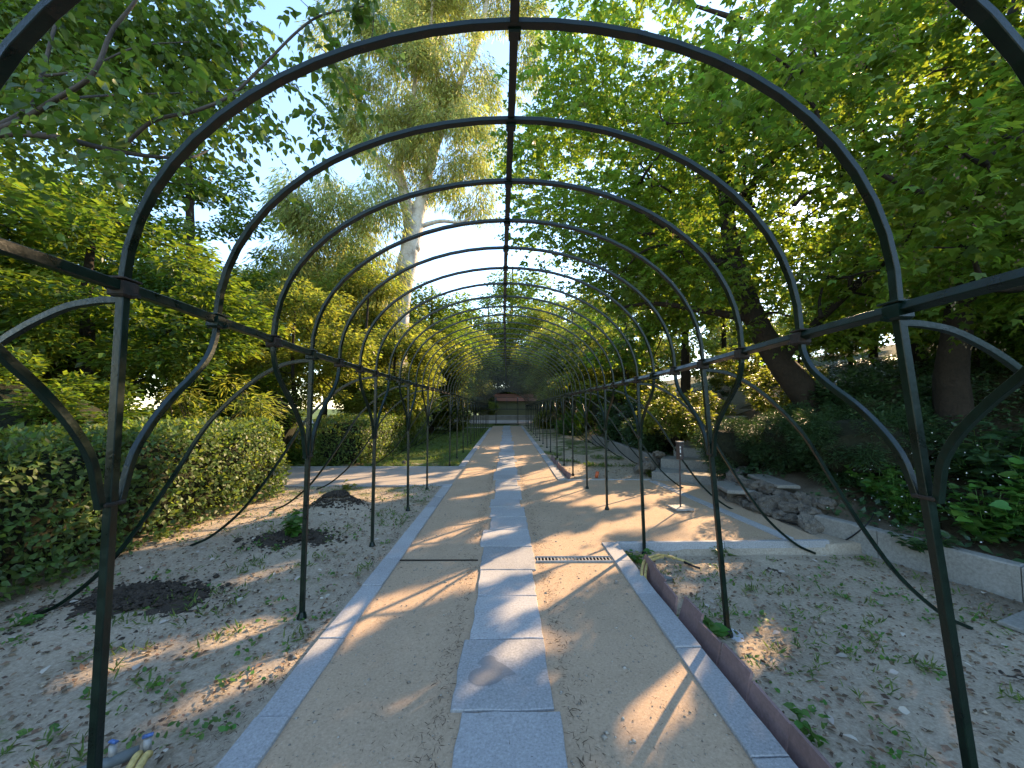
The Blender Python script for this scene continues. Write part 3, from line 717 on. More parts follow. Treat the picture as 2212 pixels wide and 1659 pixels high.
# hanging seed tassels
k = g.integers(0, len(cl), 2600); P = cl[k] + rnd_unit(2600, g) * .8; P = P[filtA(P)]; n = len(P)
parts = []
for j in range(7):
    q = P + g.normal(size=(n, 3)) * .018; q[:, 2] -= j * .022
    dd = g.normal(size=(n, 3)) * .5 + np.array([0, 0, -1.0]); parts.append(leaves(T_DIAM, q, dd, rnd_unit(n, g), .035))
crown_link(joinVF(parts), 'seed_tassels', M['seeds'], elder)

# near twigs of a second elder at the right edge, its trunk up the bank
g = np.random.default_rng(22)
eld2 = empty('elder_tree', (6.6, 5.4, 1.3), 'elder behind the nearest right post, low twigs hanging past it', 'tree')
trB = [(6.6, 5.6, 1.0), (6.5, 5.5, 2.2), (6.6, 5.3, 3.6), (6.5, 5.0, 5.2), (6.8, 4.7, 7.0)]
mb = MB(); mb.tube(smooth_path(trB, 4), list(np.linspace(.21, .06, 17)), 10, jit=.3); tr = mb.build('trunk', M['bark'], eld2, True)
EB = [(4.6, 3.9, 3.3, 1.5, .9, 1.25), (6.4, 3.6, 3.4, 1.9, 1.0, 1.3), (5.8, 3.2, 4.9, 2.2, 1.2, 1.3), (6.6, 3.2, 6.2, 2.3, 1.7, 1.5), (3.2, 4.0, 4.6, 1.1, .9, .8)]
cl2, _u = ell_pts(g, EB, 58, .2)
cl2 = cl2[(cl2[:, 2] > 2.25) & (cl2[:, 0] > 2.4)]
mb = MB(); scaffold(mb, trB, cl2, .06, random.Random(6), 60); mb.build('limbs', M['bark'], tr, True)
v2 = spray_crown(g, cl2, 34, .62, .40, 9, T_TRI, .15, lambda P: filtA(P) & (P[:, 0] > 2.0) & (P[:, 1] > 2.3), .45)
crown_link(v2, 'crown', M['elder'], eld2)
k = g.integers(0, len(cl2), 500); P = cl2[k] + rnd_unit(500, g) * .6; P = P[filtA(P)]; n = len(P); parts = []
for j in range(8):
    q = P + g.normal(size=(n, 3)) * .016; q[:, 2] -= j * .022
    parts.append(leaves(T_DIAM, q, g.normal(size=(n, 3)) * .5 + np.array([0, 0, -1.0]), rnd_unit(n, g), .032))
crown_link(joinVF(parts), 'seed_tassels', M['seeds'], eld2)

# ------------------------------------------------------------------ left: overhanging branch with heart shaped leaves
g = np.random.default_rng(31)
rb = empty('heart_leaf_tree', (-4.9, 2.6, 0), 'tree with large heart shaped leaves reaching in from the left above the hedge', 'tree')
mb = MB(); trC = [(-5.4, 2.2, -.05), (-5.3, 2.3, 1.4), (-5.0, 2.5, 2.8), at(-60, 300, 3.1)]
mb.tube(smooth_path(trC, 5), list(np.linspace(.17, .10, 16)), 10, jit=.2); tr = mb.build('trunk', M['grey_bark'], rb, True)
BR = [([(-60, 300, 3.1), (30, 288, 3.0), (140, 300, 3.0), (230, 322, 3.1), (330, 338, 3.3), (410, 340, 3.6), (450, 325, 3.9)], .045, .012),
      ([(-60, 300, 3.1), (40, 262, 3.0), (120, 215, 2.9), (200, 160, 2.8), (240, 70, 2.8), (290, 5, 2.8), (330, -70, 2.8)], .035, .013),
      ([(-60, 300, 3.1), (60, 235, 3.2), (90, 165, 3.3), (115, 70, 3.4), (150, -40, 3.5)], .035, .014),
      ([(265, 318, 3.15), (330, 262, 3.1), (420, 240, 3.1), (500, 205, 3.1), (570, 140, 3.1), (640, 70, 3.1), (690, 35, 3.15), (760, 18, 3.2), (803, 16, 3.25), (806, 55, 3.25), (795, 130, 3.3)], .024, .005),
      ([(90, 165, 3.3), (180, 150, 3.4), (300, 100, 3.6), (420, 90, 3.8)], .018, .006),
      ([(120, 215, 2.9), (250, 205, 3.3), (400, 200, 3.7), (540, 190, 4.0)], .016, .005),
      ([(640, 70, 3.1), (700, 110, 3.15), (740, 170, 3.2), (765, 230, 3.3)], .006, .003),
      ([(570, 140, 3.1), (640, 190, 3.15), (690, 260, 3.2), (730, 340, 3.3)], .006, .003),
      ([(690, 35, 3.15), (660, 10, 3.1), (620, -30, 3.1)], .006, .003),
      ([(500, 205, 3.1), (560, 250, 3.2), (600, 300, 3.3)], .006, .003)]
mb = MB(); tw = []
for pts, r0, r1 in BR:
    sp = smooth_path([at(*p) for p in pts], 6); mb.tube(sp, list(np.linspace(r0 * .68, r1 * .68, len(sp))), 7, jit=.15); tw.append(sp)
mb.build('limbs', M['grey_bark'], tr, True)
C = []; D = []
def add_tw(sp, a, b, n, spread):
    m = len(sp)
    for _ in range(n):
        i = int(g.uniform(a, b) * (m - 1)); p = sp[i]; C.append(p + g.normal(size=3) * spread); D.append((sp[min(i + 1, m - 1)] - sp[max(i - 1, 0)]) * 3 + g.normal(size=3) * .8)
add_tw(tw[3], .62, 1, 20, .05); add_tw(tw[6], .2, 1, 16, .05); add_tw(tw[7], .3, 1, 16, .05); add_tw(tw[8], .2, 1, 8, .05); add_tw(tw[9], .2, 1, 9, .06)
near_sp = sprays(g, np.array(C), np.array(D), .27, 7, T_HEART, .088, .75, None, .45, .7)
C = []; D = []
for i, n in ((0, 70), (1, 60), (2, 70), (4, 120), (5, 130)): add_tw(tw[i], .15, 1, n, .28)
add_tw(tw[3], .0, .5, 70, .2)
C = [p if g.random() < .35 else p * np.array([1.32, 1.32, 1.0]) + np.array([0, 0, (p[2] - 1.5) * .32]) for p in C]
cc, _u = ell_pts(g, [at(150, 150, 4.6).tolist() + [2.1, 1.0, 1.3], at(420, 130, 4.6).tolist() + [.95, .8, .75], at(60, 20, 4.4).tolist() + [1.6, .9, .9], at(330, 40, 4.2).tolist() + [1.2, .8, .6], at(470, 60, 4.8).tolist() + [.7, .6, .5]], 1500, .05)
for p in cc: C.append(p); D.append(g.normal(size=3))
mass = sprays(g, np.array(C), np.array(D), .36, 8, T_HEART, .098, .6, None, .45, .8)
crown_link(joinVF([near_sp, mass]), 'crown', M['redbud'], rb)

# ------------------------------------------------------------------ general trees
def tree(name, label, x, y, h, ells, nclump, nleaf, cr, T, size, mat, bark='bark', tr_r=.16, lean=(0, 0), seed=1, filt=None, group=None, limbs=26, flat=.6, droop=.2, shell=.4):
    """ells relative to the tree's foot"""
    g = np.random.default_rng(seed); z0 = float(gz(x, y))
    t = empty(name, (x, y, z0), label, 'tree', group)
    R = random.Random(seed)
    tp = [(0, 0, -.15)] + [(lean[0] * s + R.uniform(-.05, .05) * h * .3, lean[1] * s + R.uniform(-.05, .05) * h * .3, h * s) for s in (.2, .4, .6, .8, 1.0)]
    sp = smooth_path(tp, 4)
    def lf(P): return filt(P + np.array([x, y, z0]))
    vf, c = crown_simple(g, ells, nclump, nleaf, cr, T, size, droop, flat, lf if filt else None, shell)
    mb = MB(); mb.tube(sp, list(np.linspace(tr_r, tr_r * .25, len(sp))), 9, jit=.2); trk = mb.build('trunk', M[bark], t, True, loc=(0, 0, 0))
    mb = MB(); scaffold(mb, sp, c, tr_r * .35, R, limbs); mb.build('limbs', M[bark], trk, True, loc=(0, 0, 0))
    me = np_mesh('crown', *vf); link('crown', me, M[mat], t, (0, 0, 0))
    return t
def copy_tree(o, x, y, rz, s, label):
    def cp(a, par):
        c = a.copy(); COL.objects.link(c); c.parent = par
        for ch in list(a.children): cp(ch, c)
        return c
    r = cp(o, None); r.location = (x, y, float(gz(x, y)) - .05); r.rotation_euler.z = rz; r.scale = (s, s, s * 1.0); r['label'] = label; return r

lf_ok = lambda P: keep_light(P, 0)
tree('broad_leaf_tree', 'bushy broad leaved tree directly behind the near hedge on the left', -8.3, 7.6, 5.2,
     [(0, 0, 3.6, 3.0, 2.3, 1.9), (-1.8, -1.5, 3.0, 2.4, 2.2, 2.0), (1.2, .6, 2.5, 2.1, 1.8, 1.4), (-2.5, -3, 3.4, 2.4, 1.8, 1.8)], 150, 50000, .58, T_DIAM, .145, 'maple', seed=41, tr_r=.2, limbs=40, shell=.55)
tree('broad_leaf_tree', 'taller dark tree whose lobe of leaves ends at the blue sky left of the arches', -10.6, 12.6, 10.5,
     [(0, 0, 7.0, 2.6, 2.4, 3.0), (-3, 0, 6.2, 2.6, 2.4, 3.0), (.6, .2, 4.2, 2.8, 2.2, 1.8)], 120, 38000, .65, T_DIAM, .17, 'maple', seed=42, tr_r=.26, limbs=36)
tree('broad_leaf_tree', 'dense tree at the left edge of the view behind the hedge', -11.6, 5.0, 7.5,
     [(0, 0, 4.6, 3.4, 3, 3.0), (1.5, 1.2, 3, 2.2, 2, 1.5)], 80, 34000, .85, T_DIAM, .17, 'maple', seed=43, tr_r=.22)
tree('small_tree', 'airy light green small tree beside the side path on the left', -6.2, 11.3, 4.2,
     [(0, 0, 3.6, 2.0, 1.6, 2.0), (1.0, .4, 2.6, 1.3, 1.2, 1.2)], 60, 18000, .5, T_DIAM, .12, 'light', seed=44, tr_r=.09, limbs=45)
tree('small_tree', 'slim green tree standing behind the second hedge', -5.6, 15.5, 6.5,
     [(0, 0, 4.8, 2.3, 2.0, 2.9), (1.3, 0, 3.2, 1.5, 1.4, 1.8)], 70, 21000, .6, T_DIAM, .14, 'light', seed=45, tr_r=.11, limbs=40)
tree('small_tree', 'yellowish leafy tree left of the eucalyptus trunk', -9.0, 19, 10.5,
     [(0, 0, 7.2, 2.8, 2.4, 3.3), (1.5, 0, 4.5, 2.4, 2, 2)], 80, 22000, .8, T_DIAM, .17, 'euc', 'grey_bark', seed=46, tr_r=.14, limbs=40)
lfA = lambda P: keep_light(P, .12)
tree('tall_tree', 'tall leafy tree on the bank right of the upper steps', 10.2, 9.4, 10.5,
     [(0, 0, 6.2, 3.3, 2.6, 3.6), (-1.4, .8, 3.6, 2.4, 2.2, 2.0), (1.5, -1.5, 4.0, 2.6, 2.4, 2.4)], 95, 22000, .8, T_TRI, .22, 'elder', seed=47, tr_r=.22, limbs=40, filt=lfA)
tree('tall_tree', 'tall leafy tree standing behind the steps', 6.6, 14.2, 9.0,
     [(0, 0, 5.6, 3.0, 2.3, 3.3), (-1.8, 0, 3.2, 2.0, 1.8, 1.6)], 80, 18000, .8, T_TRI, .24, 'elder', seed=48, tr_r=.18, limbs=40, filt=lfA)
tree('tall_tree', 'leafy tree high on the bank at the right edge', 11.8, 4.6, 7.5,
     [(0, 0, 3.6, 3.0, 2.6, 3.0), (-1.5, -1.5, 2.8, 2.2, 2.2, 2.0), (0, 2.5, 2.6, 2.2, 2.0, 2.0)], 60, 12000, .8, T_DIAM, .22, 'elder', seed=49, tr_r=.2, limbs=40, filt=lfA)
for (x, y, h, sd, lb) in ((9.8, 17.0, 6.5, 131, 'light green tree above the top of the steps'), (13.2, 13.6, 6.0, 132, 'light green tree on the bank right of the steps'), (13.5, 20.5, 6.5, 133, 'light green tree high on the bank to the right'), (5.6, 18.0, 7.4, 134, 'light green tree close right of the tunnel in the middle distance')):
    tree('bank_tree', lb, x, y, h, [(0, 0, h * .6, 2.8, 2.4, h * .36), (-.8, -.6, h * .3, 2.4, 2.2, h * .25)], 75, 17000, .75, T_DIAM, .21, 'light', seed=sd, tr_r=.14, limbs=30, filt=lfA)
# eucalyptus
def tree_euc():
    g = np.random.default_rng(51); x, y = -4.9, 18.0
    t = empty('eucalyptus', (x, y, 0), 'tall eucalyptus with peeling pale trunk and thin drooping foliage left of the tunnel', 'tree')
    c = lambda px, py, Y=18.0: at(px, py, Y)
    mb = MB()
    tp = smooth_path([c(858, 905), c(855, 790), c(866, 650), c(882, 560), c(893, 500), c(897, 468)], 5)
    tp = [np.array((p[0], p[1], p[2])) for p in tp]; tp[0][2] = -.2
    mb.tube(tp, list(np.linspace(.52, .42, len(tp) - 4)) + [.40, .36, .28, .10], 14, jit=.35)
    tr = mb.build('trunk', M['euc_bark'], t, True)
    mb = MB()
    LB = [([(892, 540, 18), (884, 470, 18), (868, 400, 18), (862, 330, 17.8), (890, 240, 17.6), (900, 120, 17.5)], .36, .07),
          ([(889, 540, 18), (902, 470, 18), (918, 400, 18.1), (940, 320, 18.3), (985, 200, 18.5), (1040, 60, 18.6), (1060, -60, 18.8)], .36, .08),
          ([(905, 490, 18), (950, 478, 18), (1000, 478, 18), (1040, 450, 18)], .12, .03),
          ([(868, 400, 18), (840, 360, 17.6), (800, 330, 17.4), (760, 260, 17.2)], .10, .03),
          ([(940, 320, 18.3), (950, 200, 18), (930, 60, 18), (950, -80, 18)], .14, .05),
          ([(985, 200, 18.5), (960, 100, 18.8), (900, -20, 19)], .08, .03)]
    for pts, a, b in LB:
        s = smooth_path([at(*p) for p in pts], 5); mb.tube(s, list(np.linspace(a, b, len(s))), 9, jit=.3)
    ce = [(850, 180, 17.5, 2.7, 2, 3.2), (960, 90, 18, 2.4, 2, 3.4), (930, 330, 18, 2.6, 2, 1.8), (800, 330, 17.5, 1.8, 1.6, 1.9), (700, 470, 16.5, 2.4, 1.8, 1.7), (620, 560, 16, 1.7, 1.4, 1.2), (1000, 400, 18.4, 1.6, 1.4, 1.6), (900, -100, 18, 4, 3, 2.5), (1090, 60, 19, 2.2, 2, 3.7), (790, 560, 17, 1.9, 1.6, 1.7), (1050, 260, 19, 1.7, 1.5, 2.2), (760, 80, 17, 1.8, 1.4, 2.4), (560, 640, 16.5, 1.6, 1.4, 1.2), (720, 640, 16.5, 2.0, 1.6, 1.4)]
    ce += [(815, 440, 17.0, 1.3, 1.1, 1.2), (800, 650, 17.0, 1.6, 1.2, 1.2), (935, 425, 17.2, .9, .8, .8), (862, 590, 17.0, .8, .6, .7), (1010, 200, 18, 1.5, 1.2, 1.6), (960, 260, 17.0, 1.8, 1.4, 1.5), (1040, 350, 18.5, 1.3, 1.2, 1.0), (860, 300, 16.8, 1.5, 1.2, 1.4)]
    el = [tuple(at(a, b, Y_)) + (rx, ry_, rz_) for a, b, Y_, rx, ry_, rz_ in ce]
    vf, cc_ = crown_simple(g, el, 330, 125000, .78, T_NARR, .29, .9, 1.05, None, .3)
    scaffold(mb, [tuple(p) for p in tp[len(tp) // 2:]] + [tuple(at(*p)) for pts, a, b in LB for p in pts], cc_, .045, random.Random(8), 110)
    mb.build('limbs', M['euc_bark'], tr, True)
    crown_link(vf, 'crown', M['euc'], t)
tree_euc()
# generic background trees: one model of each kind, then copies
gA = tree('background_tree', 'leafy background tree on the left beyond the second hedge', -8.5, 24, 9.5,
     [(0, 0, 6, 3.2, 3.0, 3.4), (.5, .5, 3.0, 2.8, 2.6, 1.8)], 85, 26000, .9, T_DIAM, .22, 'maple', seed=61, tr_r=.2, group='trees closing the view', limbs=26)
gB = tree('background_tree', 'light green tree right behind the eucalyptus', -6.4, 20.5, 7.2,
     [(0, 0, 4.6, 2.8, 2.6, 2.4), (-.6, -.4, 2.4, 2.6, 2.4, 1.6)], 80, 24000, .8, T_DIAM, .19, 'light', seed=62, tr_r=.15, group='trees closing the view', limbs=30)
far = [('A', -13.2, 4.6, 1.9, .42, 'bushy thicket behind the near hedge at the left edge'), ('A', -12.4, 8.8, 4.4, .42, 'bushy thicket left of the broad leaved tree trunk'), ('A', -10.2, 15.8, 2.2, .4, 'bushy thicket beyond the side path on the left'), ('A', -7.6, 9.6, 5.2, .26, 'low bush where the side path leaves on the left'),
       ('B', -2.9, 43, 2.1, .55, 'small light tree at the left end of the shed'), ('B', 5.0, 43.2, .8, .6, 'small light tree at the right end of the shed'), ('A', 11.8, 13.0, 2.4, .36, 'bushy thicket right above the top of the steps'), ('A', 7.2, 20.6, 5.4, .4, 'bushy thicket on the bank right of the far tunnel'), ('A', 12.8, 16.6, .9, .34, 'bushy thicket high above the steps'),
       ('A', 8.2, 5.6, 1.7, .24, 'bushy thicket behind the second elder trunk'), ('A', 11.0, 7.4, 3.3, .33, 'bushy thicket halfway up the bank'), ('A', 13.2, 10.6, 4.6, .36, 'bushy thicket high on the bank right of the tall tree'), ('A', 11.6, 1.8, .4, .4, 'bushy thicket on the bank beyond the right edge'),
       ('A', .8, 60, 1.4, 2.5, 'tallest leafy tree behind the shed, straight ahead of the path'), ('A', -6.5, 50, 3.4, 1.0, 'leafy tree just left of the shed'), ('A', -1.2, 51.5, 4.9, .85, 'low leafy tree directly behind the shed'), ('A', 7.6, 50.5, 2.9, .9, 'low leafy tree just right of the shed'), ('B', 3.2, 50.5, .6, 1.0, 'low light tree behind the shed'),
       ('B', 3.9, 22.5, 2.2, .95, 'light green tree overhanging the right rail, middle distance'), ('B', -4.2, 21.5, 4.2, .85, 'light green tree beside the left rail, middle distance'), ('B', -4.4, 15.2, 1.2, .66, 'small light tree in front of the eucalyptus trunk'), ('B', -4.8, 33.5, .2, 1.35, 'light green tree left of the far end'), ('B', 4.9, 36, 1.2, 1.3, 'light green tree right of the far end'),
       ('A', 19.5, 22, 3.1, .5, 'thicket on the crest of the bank, in line with the steps'), ('A', 22.5, 17.5, 4.1, .55, 'thicket on the crest of the bank, right of the steps'), ('A', 25, 12.5, 5.1, .6, 'thicket on the crest of the bank toward the right edge'), ('A', 21.5, 27, 1.1, .55, 'thicket on the crest of the bank, left of the steps'),
       ('A', 12.0, 9.6, .7, .36, 'bushy thicket beneath the tall bank trees'), ('A', 9.2, 7.4, 2.7, .30, 'bushy thicket low on the bank behind the elder trunk'), ('A', 14.5, 6.5, 3.7, .4, 'bushy thicket higher on the bank behind the elder trunk'), ('A', 9.6, 3.6, 4.7, .34, 'bushy thicket on the bank at the right edge'),
       ('A', -4.6, 23.5, 5.5, .95, 'leafy tree left of the tunnel behind the last hedge'), ('B', 4.4, 30, 1.2, 1.15, 'light green tree right of the tunnel end, nearest the cross trellis'),
       ('B', 15, 10.5, 3.9, .6, 'low bushy tree on the crest of the bank'), ('B', 16, 2.5, 4.9, .7, 'low bushy tree on the crest at the far right'), ('B', 18, 14, 5.9, .8, 'bushy tree on the crest behind the bank'), ('A', 22, 8, .9, .8, 'round leafy tree on the crest at the right'),
       ('A', -5.2, 29, 1.1, .95, 'leafy tree close left of the tunnel end'), ('A', -13, 22, 2.6, 1.1, 'leafy tree far left behind the small trees'),
       ('A', -16, 15, 4.0, 1.1, 'leafy tree far left beyond the broad leaved tree'), ('B', -13.5, 9.5, 2.0, 1.0, 'light green tree glimpsed left between the darker trees'), ('A', -19, 8, .5, 1.2, 'leafy tree at the far left edge'),
       ('A', 4.8, 25, 2.0, .8, 'leafy tree close right of the tunnel end'),
       ('A', 7.4, 29, 5.0, .8, 'leafy tree right of the far tunnel on the bank'), 
       ('A', 15.5, 8, 3.3, .75, 'leafy tree on the bank at the right'), ('B', 12.5, 5.0, 5.4, .75, 'light green tree on the bank behind the near elder'), ('A', 17, 29, .2, .6, 'leafy tree far right on the bank'),
       ('B', -2.5, 50, 2.7, 2.1, 'leafy tree behind the shed, left of the middle'), ('B', 4.0, 52, 3.9, 2.15, 'leafy tree behind the shed, in the middle'), ('B', 10.5, 48, 5.1, 1.9, 'leafy tree behind the shed, right of the middle'),
       ('B', -9, 47, .9, 2.0, 'leafy tree beyond the cross path on the left'), ('A', -15, 42, 1.9, 1.2, 'leafy tree beyond the cross path, farther left'), ('B', 7.4, 35, 2.5, 1.0, 'light green tree by the right end of the cross trellis'),
       ('B', -7.5, 36, 3.5, 1.1, 'light green tree by the left end of the cross trellis'), ('A', 15, 38, 4.5, 1.0, 'leafy tree beyond the bank on the far right'), ('A', -24, 30, .1, 1.4, 'leafy tree in the distance at the far left'), ('A', 26, 18, 1.1, .55, 'leafy tree at the far right edge of the bank'),
       ('A', -22, -2, 1.1, 1.2, 'leafy tree left of the viewer beyond the hedge'), ('B', -28, 18, 2.1, 1.4, 'light green tree in the distance on the left'), ('A', -10, -10, 2.9, 1.2, 'leafy tree behind the viewer on the left')]
for k_, x, y, rz, s, lb in far: copy_tree(gA if k_ == 'A' else gB, x, y, rz, s, lb)
fir = tree('conifer', 'blue green conifer left of the shed at the end of the tunnel', -3.6, 43.5, 6.5, [(0, 0, 2.2, 2.4, 2.2, 1.3), (0, 0, 4.0, 1.7, 1.6, 1.4), (0, 0, 5.6, .9, .9, 1.1)], 60, 16000, .6, T_NARR, .3, 'fir', seed=71, tr_r=.15, limbs=14, droop=.1, flat=.4)

# ------------------------------------------------------------------ hedges
def hedge(name, label, x0, x1, y0, y1, h, n, size, seed, mat='hedge', round_=.3):
    g = np.random.default_rng(seed); o = empty(name, ((x0 + x1) / 2, (y0 + y1) / 2, 0), label, 'hedge')
    # core painted dark for the shade inside, following the same rounded body
    def body(u, v_, w):   # u along, v around profile 0..1, w inflation
        pass
    Lx, Ly = x1 - x0, y1 - y0
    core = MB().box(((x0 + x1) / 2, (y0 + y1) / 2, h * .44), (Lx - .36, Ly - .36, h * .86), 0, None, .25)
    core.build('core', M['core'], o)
    # leaves over top, two long sides and both ends
    A = [Lx * Ly, h * Ly, h * Ly, h * Lx, h * Lx]; A = np.array(A); k = g.choice(5, n, p=A / A.sum()); a = g.random(n); b = g.random(n)
    P = np.zeros((n, 3)); Nn = np.zeros((n, 3))
    for i, (fx, nn) in enumerate(((lambda a, b: (x0 + a * Lx, y0 + b * Ly, h + 0 * a), (0, 0, 1)), (lambda a, b: (x0 + 0 * a, y0 + a * Ly, b * h), (-1, 0, 0)), (lambda a, b: (x1 + 0 * a, y0 + a * Ly, b * h), (1, 0, 0)),
                                  (lambda a, b: (x0 + a * Lx, y0 + 0 * a, b * h), (0, -1, 0)), (lambda a, b: (x0 + a * Lx, y1 + 0 * a, b * h), (0, 1, 0)))):
        m = k == i; P[m] = np.stack(fx(a[m], b[m]), -1); Nn[m] = nn
    # round the corners and edges
    c = np.stack([np.clip(P[:, 0], x0 + round_, x1 - round_), np.clip(P[:, 1], y0 + round_, y1 - round_), np.clip(P[:, 2], -9, h - round_)], -1)
    q = P - c; l = np.linalg.norm(q, axis=1); m = l > round_; P[m] = c[m] + q[m] / l[m][:, None] * round_
    Nn = norm(Nn + norm(q) * .8)
    nz_ = np.array([mnoise(Vector(p * 1.3)) + .5 * mnoise(Vector(p * 4.0)) for p in P])
    P = P + Nn * (nz_[:, None] * .13) - Nn * (g.random(n) ** 1.6)[:, None] * .2 + g.normal(size=(n, 3)) * .015
    P[:, 2] = np.maximum(P[:, 2], .02)
    d = rnd_unit(n, g) * .8 + Nn * .55 + np.array([0, 0, .25]); up = Nn * .8 + np.array([0, 0, .6]) + rnd_unit(n, g) * .5
    vf = leaves(T_OV4, P, d, up, size * g.uniform(.6, 1.25, n))
    crown_link(vf, 'foliage', M[mat], o)
    return o
M['core'] = surf('painted_core_shade', [(.3, (.010, .012, .006)), (.7, (.028, .03, .014))], 20, None, None, .5, 1, .8, .03, 30)  # near-black colour stands in for shade among the inner twigs
hedge('hedge', 'broad rounded hedge along the left bed, nearest the camera', -5.5, -3.85, -2.2, 6.95, 1.24, 52000, .068, 81)
hedge('hedge', 'clipped hedge beyond the side path on the left, dark square end', -5.0, -3.55, 9.9, 17.5, 1.2, 30000, .07, 82, round_=.16)
hedge('hedge', 'far low hedge on the left under the background trees', -6.5, -5.2, 19, 26, 1.3, 9000, .13, 83)

# ------------------------------------------------------------------ shrubs
def shrub(name, label, x, y, rx, ry_, rz_, n, size, T, mat, seed, z=None, cr=.25, core=True, stems=0, filt=None, group=None, droop=0.0, ncl=40):
    g = np.random.default_rng(seed); z0 = float(gz(x, y)) if z is None else z
    t = empty(name, (x, y, z0), label, 'shrub', group)
    vf, c = crown_simple(g, [(0, 0, rz_ * .9, rx, ry_, rz_)], ncl, n, cr, T, size, droop, .8, (lambda P: (P[:, 2] > -.05)), .5)
    link('foliage', np_mesh('foliage', *vf), M[mat], t, (0, 0, 0))
    mb = MB(); R = random.Random(seed)
    for i in range(9):
        a = R.uniform(0, 6.3); mb_p = (math.cos(a) * rx * .6, math.sin(a) * ry_ * .6, rz_ * R.uniform(1.0, 1.6)); branch(mb, (0, 0, -.1), mb_p, .02, .006, .15, 5, 5, 0, R)
    mb.build('stems', M['bark'], t, True, loc=(0, 0, 0))
    if core:  # body painted near-black for the shade inside the shrub
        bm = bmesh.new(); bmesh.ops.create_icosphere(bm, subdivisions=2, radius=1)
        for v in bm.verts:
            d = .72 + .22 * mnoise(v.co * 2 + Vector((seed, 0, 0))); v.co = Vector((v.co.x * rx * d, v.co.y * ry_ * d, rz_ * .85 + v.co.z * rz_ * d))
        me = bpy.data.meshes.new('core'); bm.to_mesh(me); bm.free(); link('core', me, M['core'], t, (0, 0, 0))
    return t
shrub('yew_shrub', 'dark yew shrub beside the lower steps, leftmost of the three', 4.35, 7.5, .62, .55, .55, 15000, .07, T_NARR, 'yew', 91, cr=.18)
shrub('yew_shrub', 'dark rounded yew shrub above the rockery, middle one of three', 4.72, 6.45, .62, .6, .52, 16000, .07, T_NARR, 'yew', 92, cr=.18)
shrub('yew_shrub', 'broad dark yew shrub spilling over the rocks, rightmost of three', 4.85, 5.25, .95, .75, .52, 24000, .07, T_NARR, 'yew', 93, cr=.2, ncl=70)
shrub('light_shrub', 'sunlit green shrub on thin stems left of the steps', 4.15, 9.6, .85, .7, .5, 5500, .10, T_OV4, 'light', 94, z=float(gz(4.15, 9.6)) + .45, cr=.22, core=False)
shrub('light_shrub', 'bright green shrub right of the upper steps', 6.75, 9.35, .95, .8, .6, 6500, .10, T_OV4, 'light', 95, z=float(gz(6.75, 9.35)) + .1, cr=.25, core=False)
shrub('light_shrub', 'sunlit yellow green shrub above and left of the steps', 5.35, 11.6, 1.2, 1.0, .8, 8000, .11, T_OV4, 'light', 96, cr=.3, core=False)
shrub('light_shrub', 'yellow green shrub at the head of the steps', 9.0, 14.6, 1.3, 1.1, .9, 7000, .13, T_DIAM, 'light', 97, cr=.3, core=False)
shrub('dark_shrub', 'dark glossy shrub behind the low kerb left of the steps', 4.3, 11.0, .9, 1.2, .55, 9000, .09, T_OV4, 'ivy', 98, cr=.25)
shrub('dark_shrub', 'dark glossy shrub farther along the low kerb', 4.4, 13.6, 1.0, 1.4, .7, 9000, .11, T_OV4, 'ivy', 99, cr=.3)
shrub('dark_shrub', 'large dark shrub mass right of the tunnel in the distance', 4.6, 17.2, 1.2, 1.9, 1.2, 12000, .13, T_DIAM, 'elder', 100, cr=.4)
shrub('dark_shrub', 'dark shrub under the leaning elder trunk', 6.3, 6.7, 1.0, .8, .55, 9000, .09, T_OV4, 'ivy', 101, cr=.25)
shrub('long_leaf_shrub', 'bright long leaved shrub behind the end of the near hedge', -5.6, 7.3, 1.0, .8, 1.25, 6500, .17, T_NARR, 'light', 102, cr=.35, core=False, droop=.3)
shrub('green_shrub', 'leafy green shrub behind the near hedge at its middle', -6.4, 5.2, 1.1, 1.2, 1.15, 12000, .09, T_OV4, 'maple', 103, cr=.3)
shrub('green_shrub', 'leafy green shrub behind the near hedge at the left edge', -7.0, 2.9, 1.2, 1.3, 1.0, 10000, .09, T_OV4, 'maple', 104, cr=.3)
shrub('green_shrub', 'dark green shrub across the side path behind the second hedge', -6.4, 10.2, 1.3, 1.0, 1.2, 12000, .09, T_OV4, 'maple', 105, cr=.3)
shrub('green_shrub', 'sunlit green shrub near the far left end of the tunnel', -3.4, 25, .9, 1.3, .7, 5000, .13, T_DIAM, 'light', 106, cr=.3, core=False)
shrub('green_shrub', 'sunlit green shrub near the far right end of the tunnel', 2.7, 27, .8, 1.3, .6, 5000, .13, T_DIAM, 'light', 107, cr=.3, core=False)
shrub('green_shrub', 'low shrub right of the far path among the stays', 3.3, 21, .8, 1.2, .55, 5000, .11, T_DIAM, 'plant', 108, cr=.3, core=False)

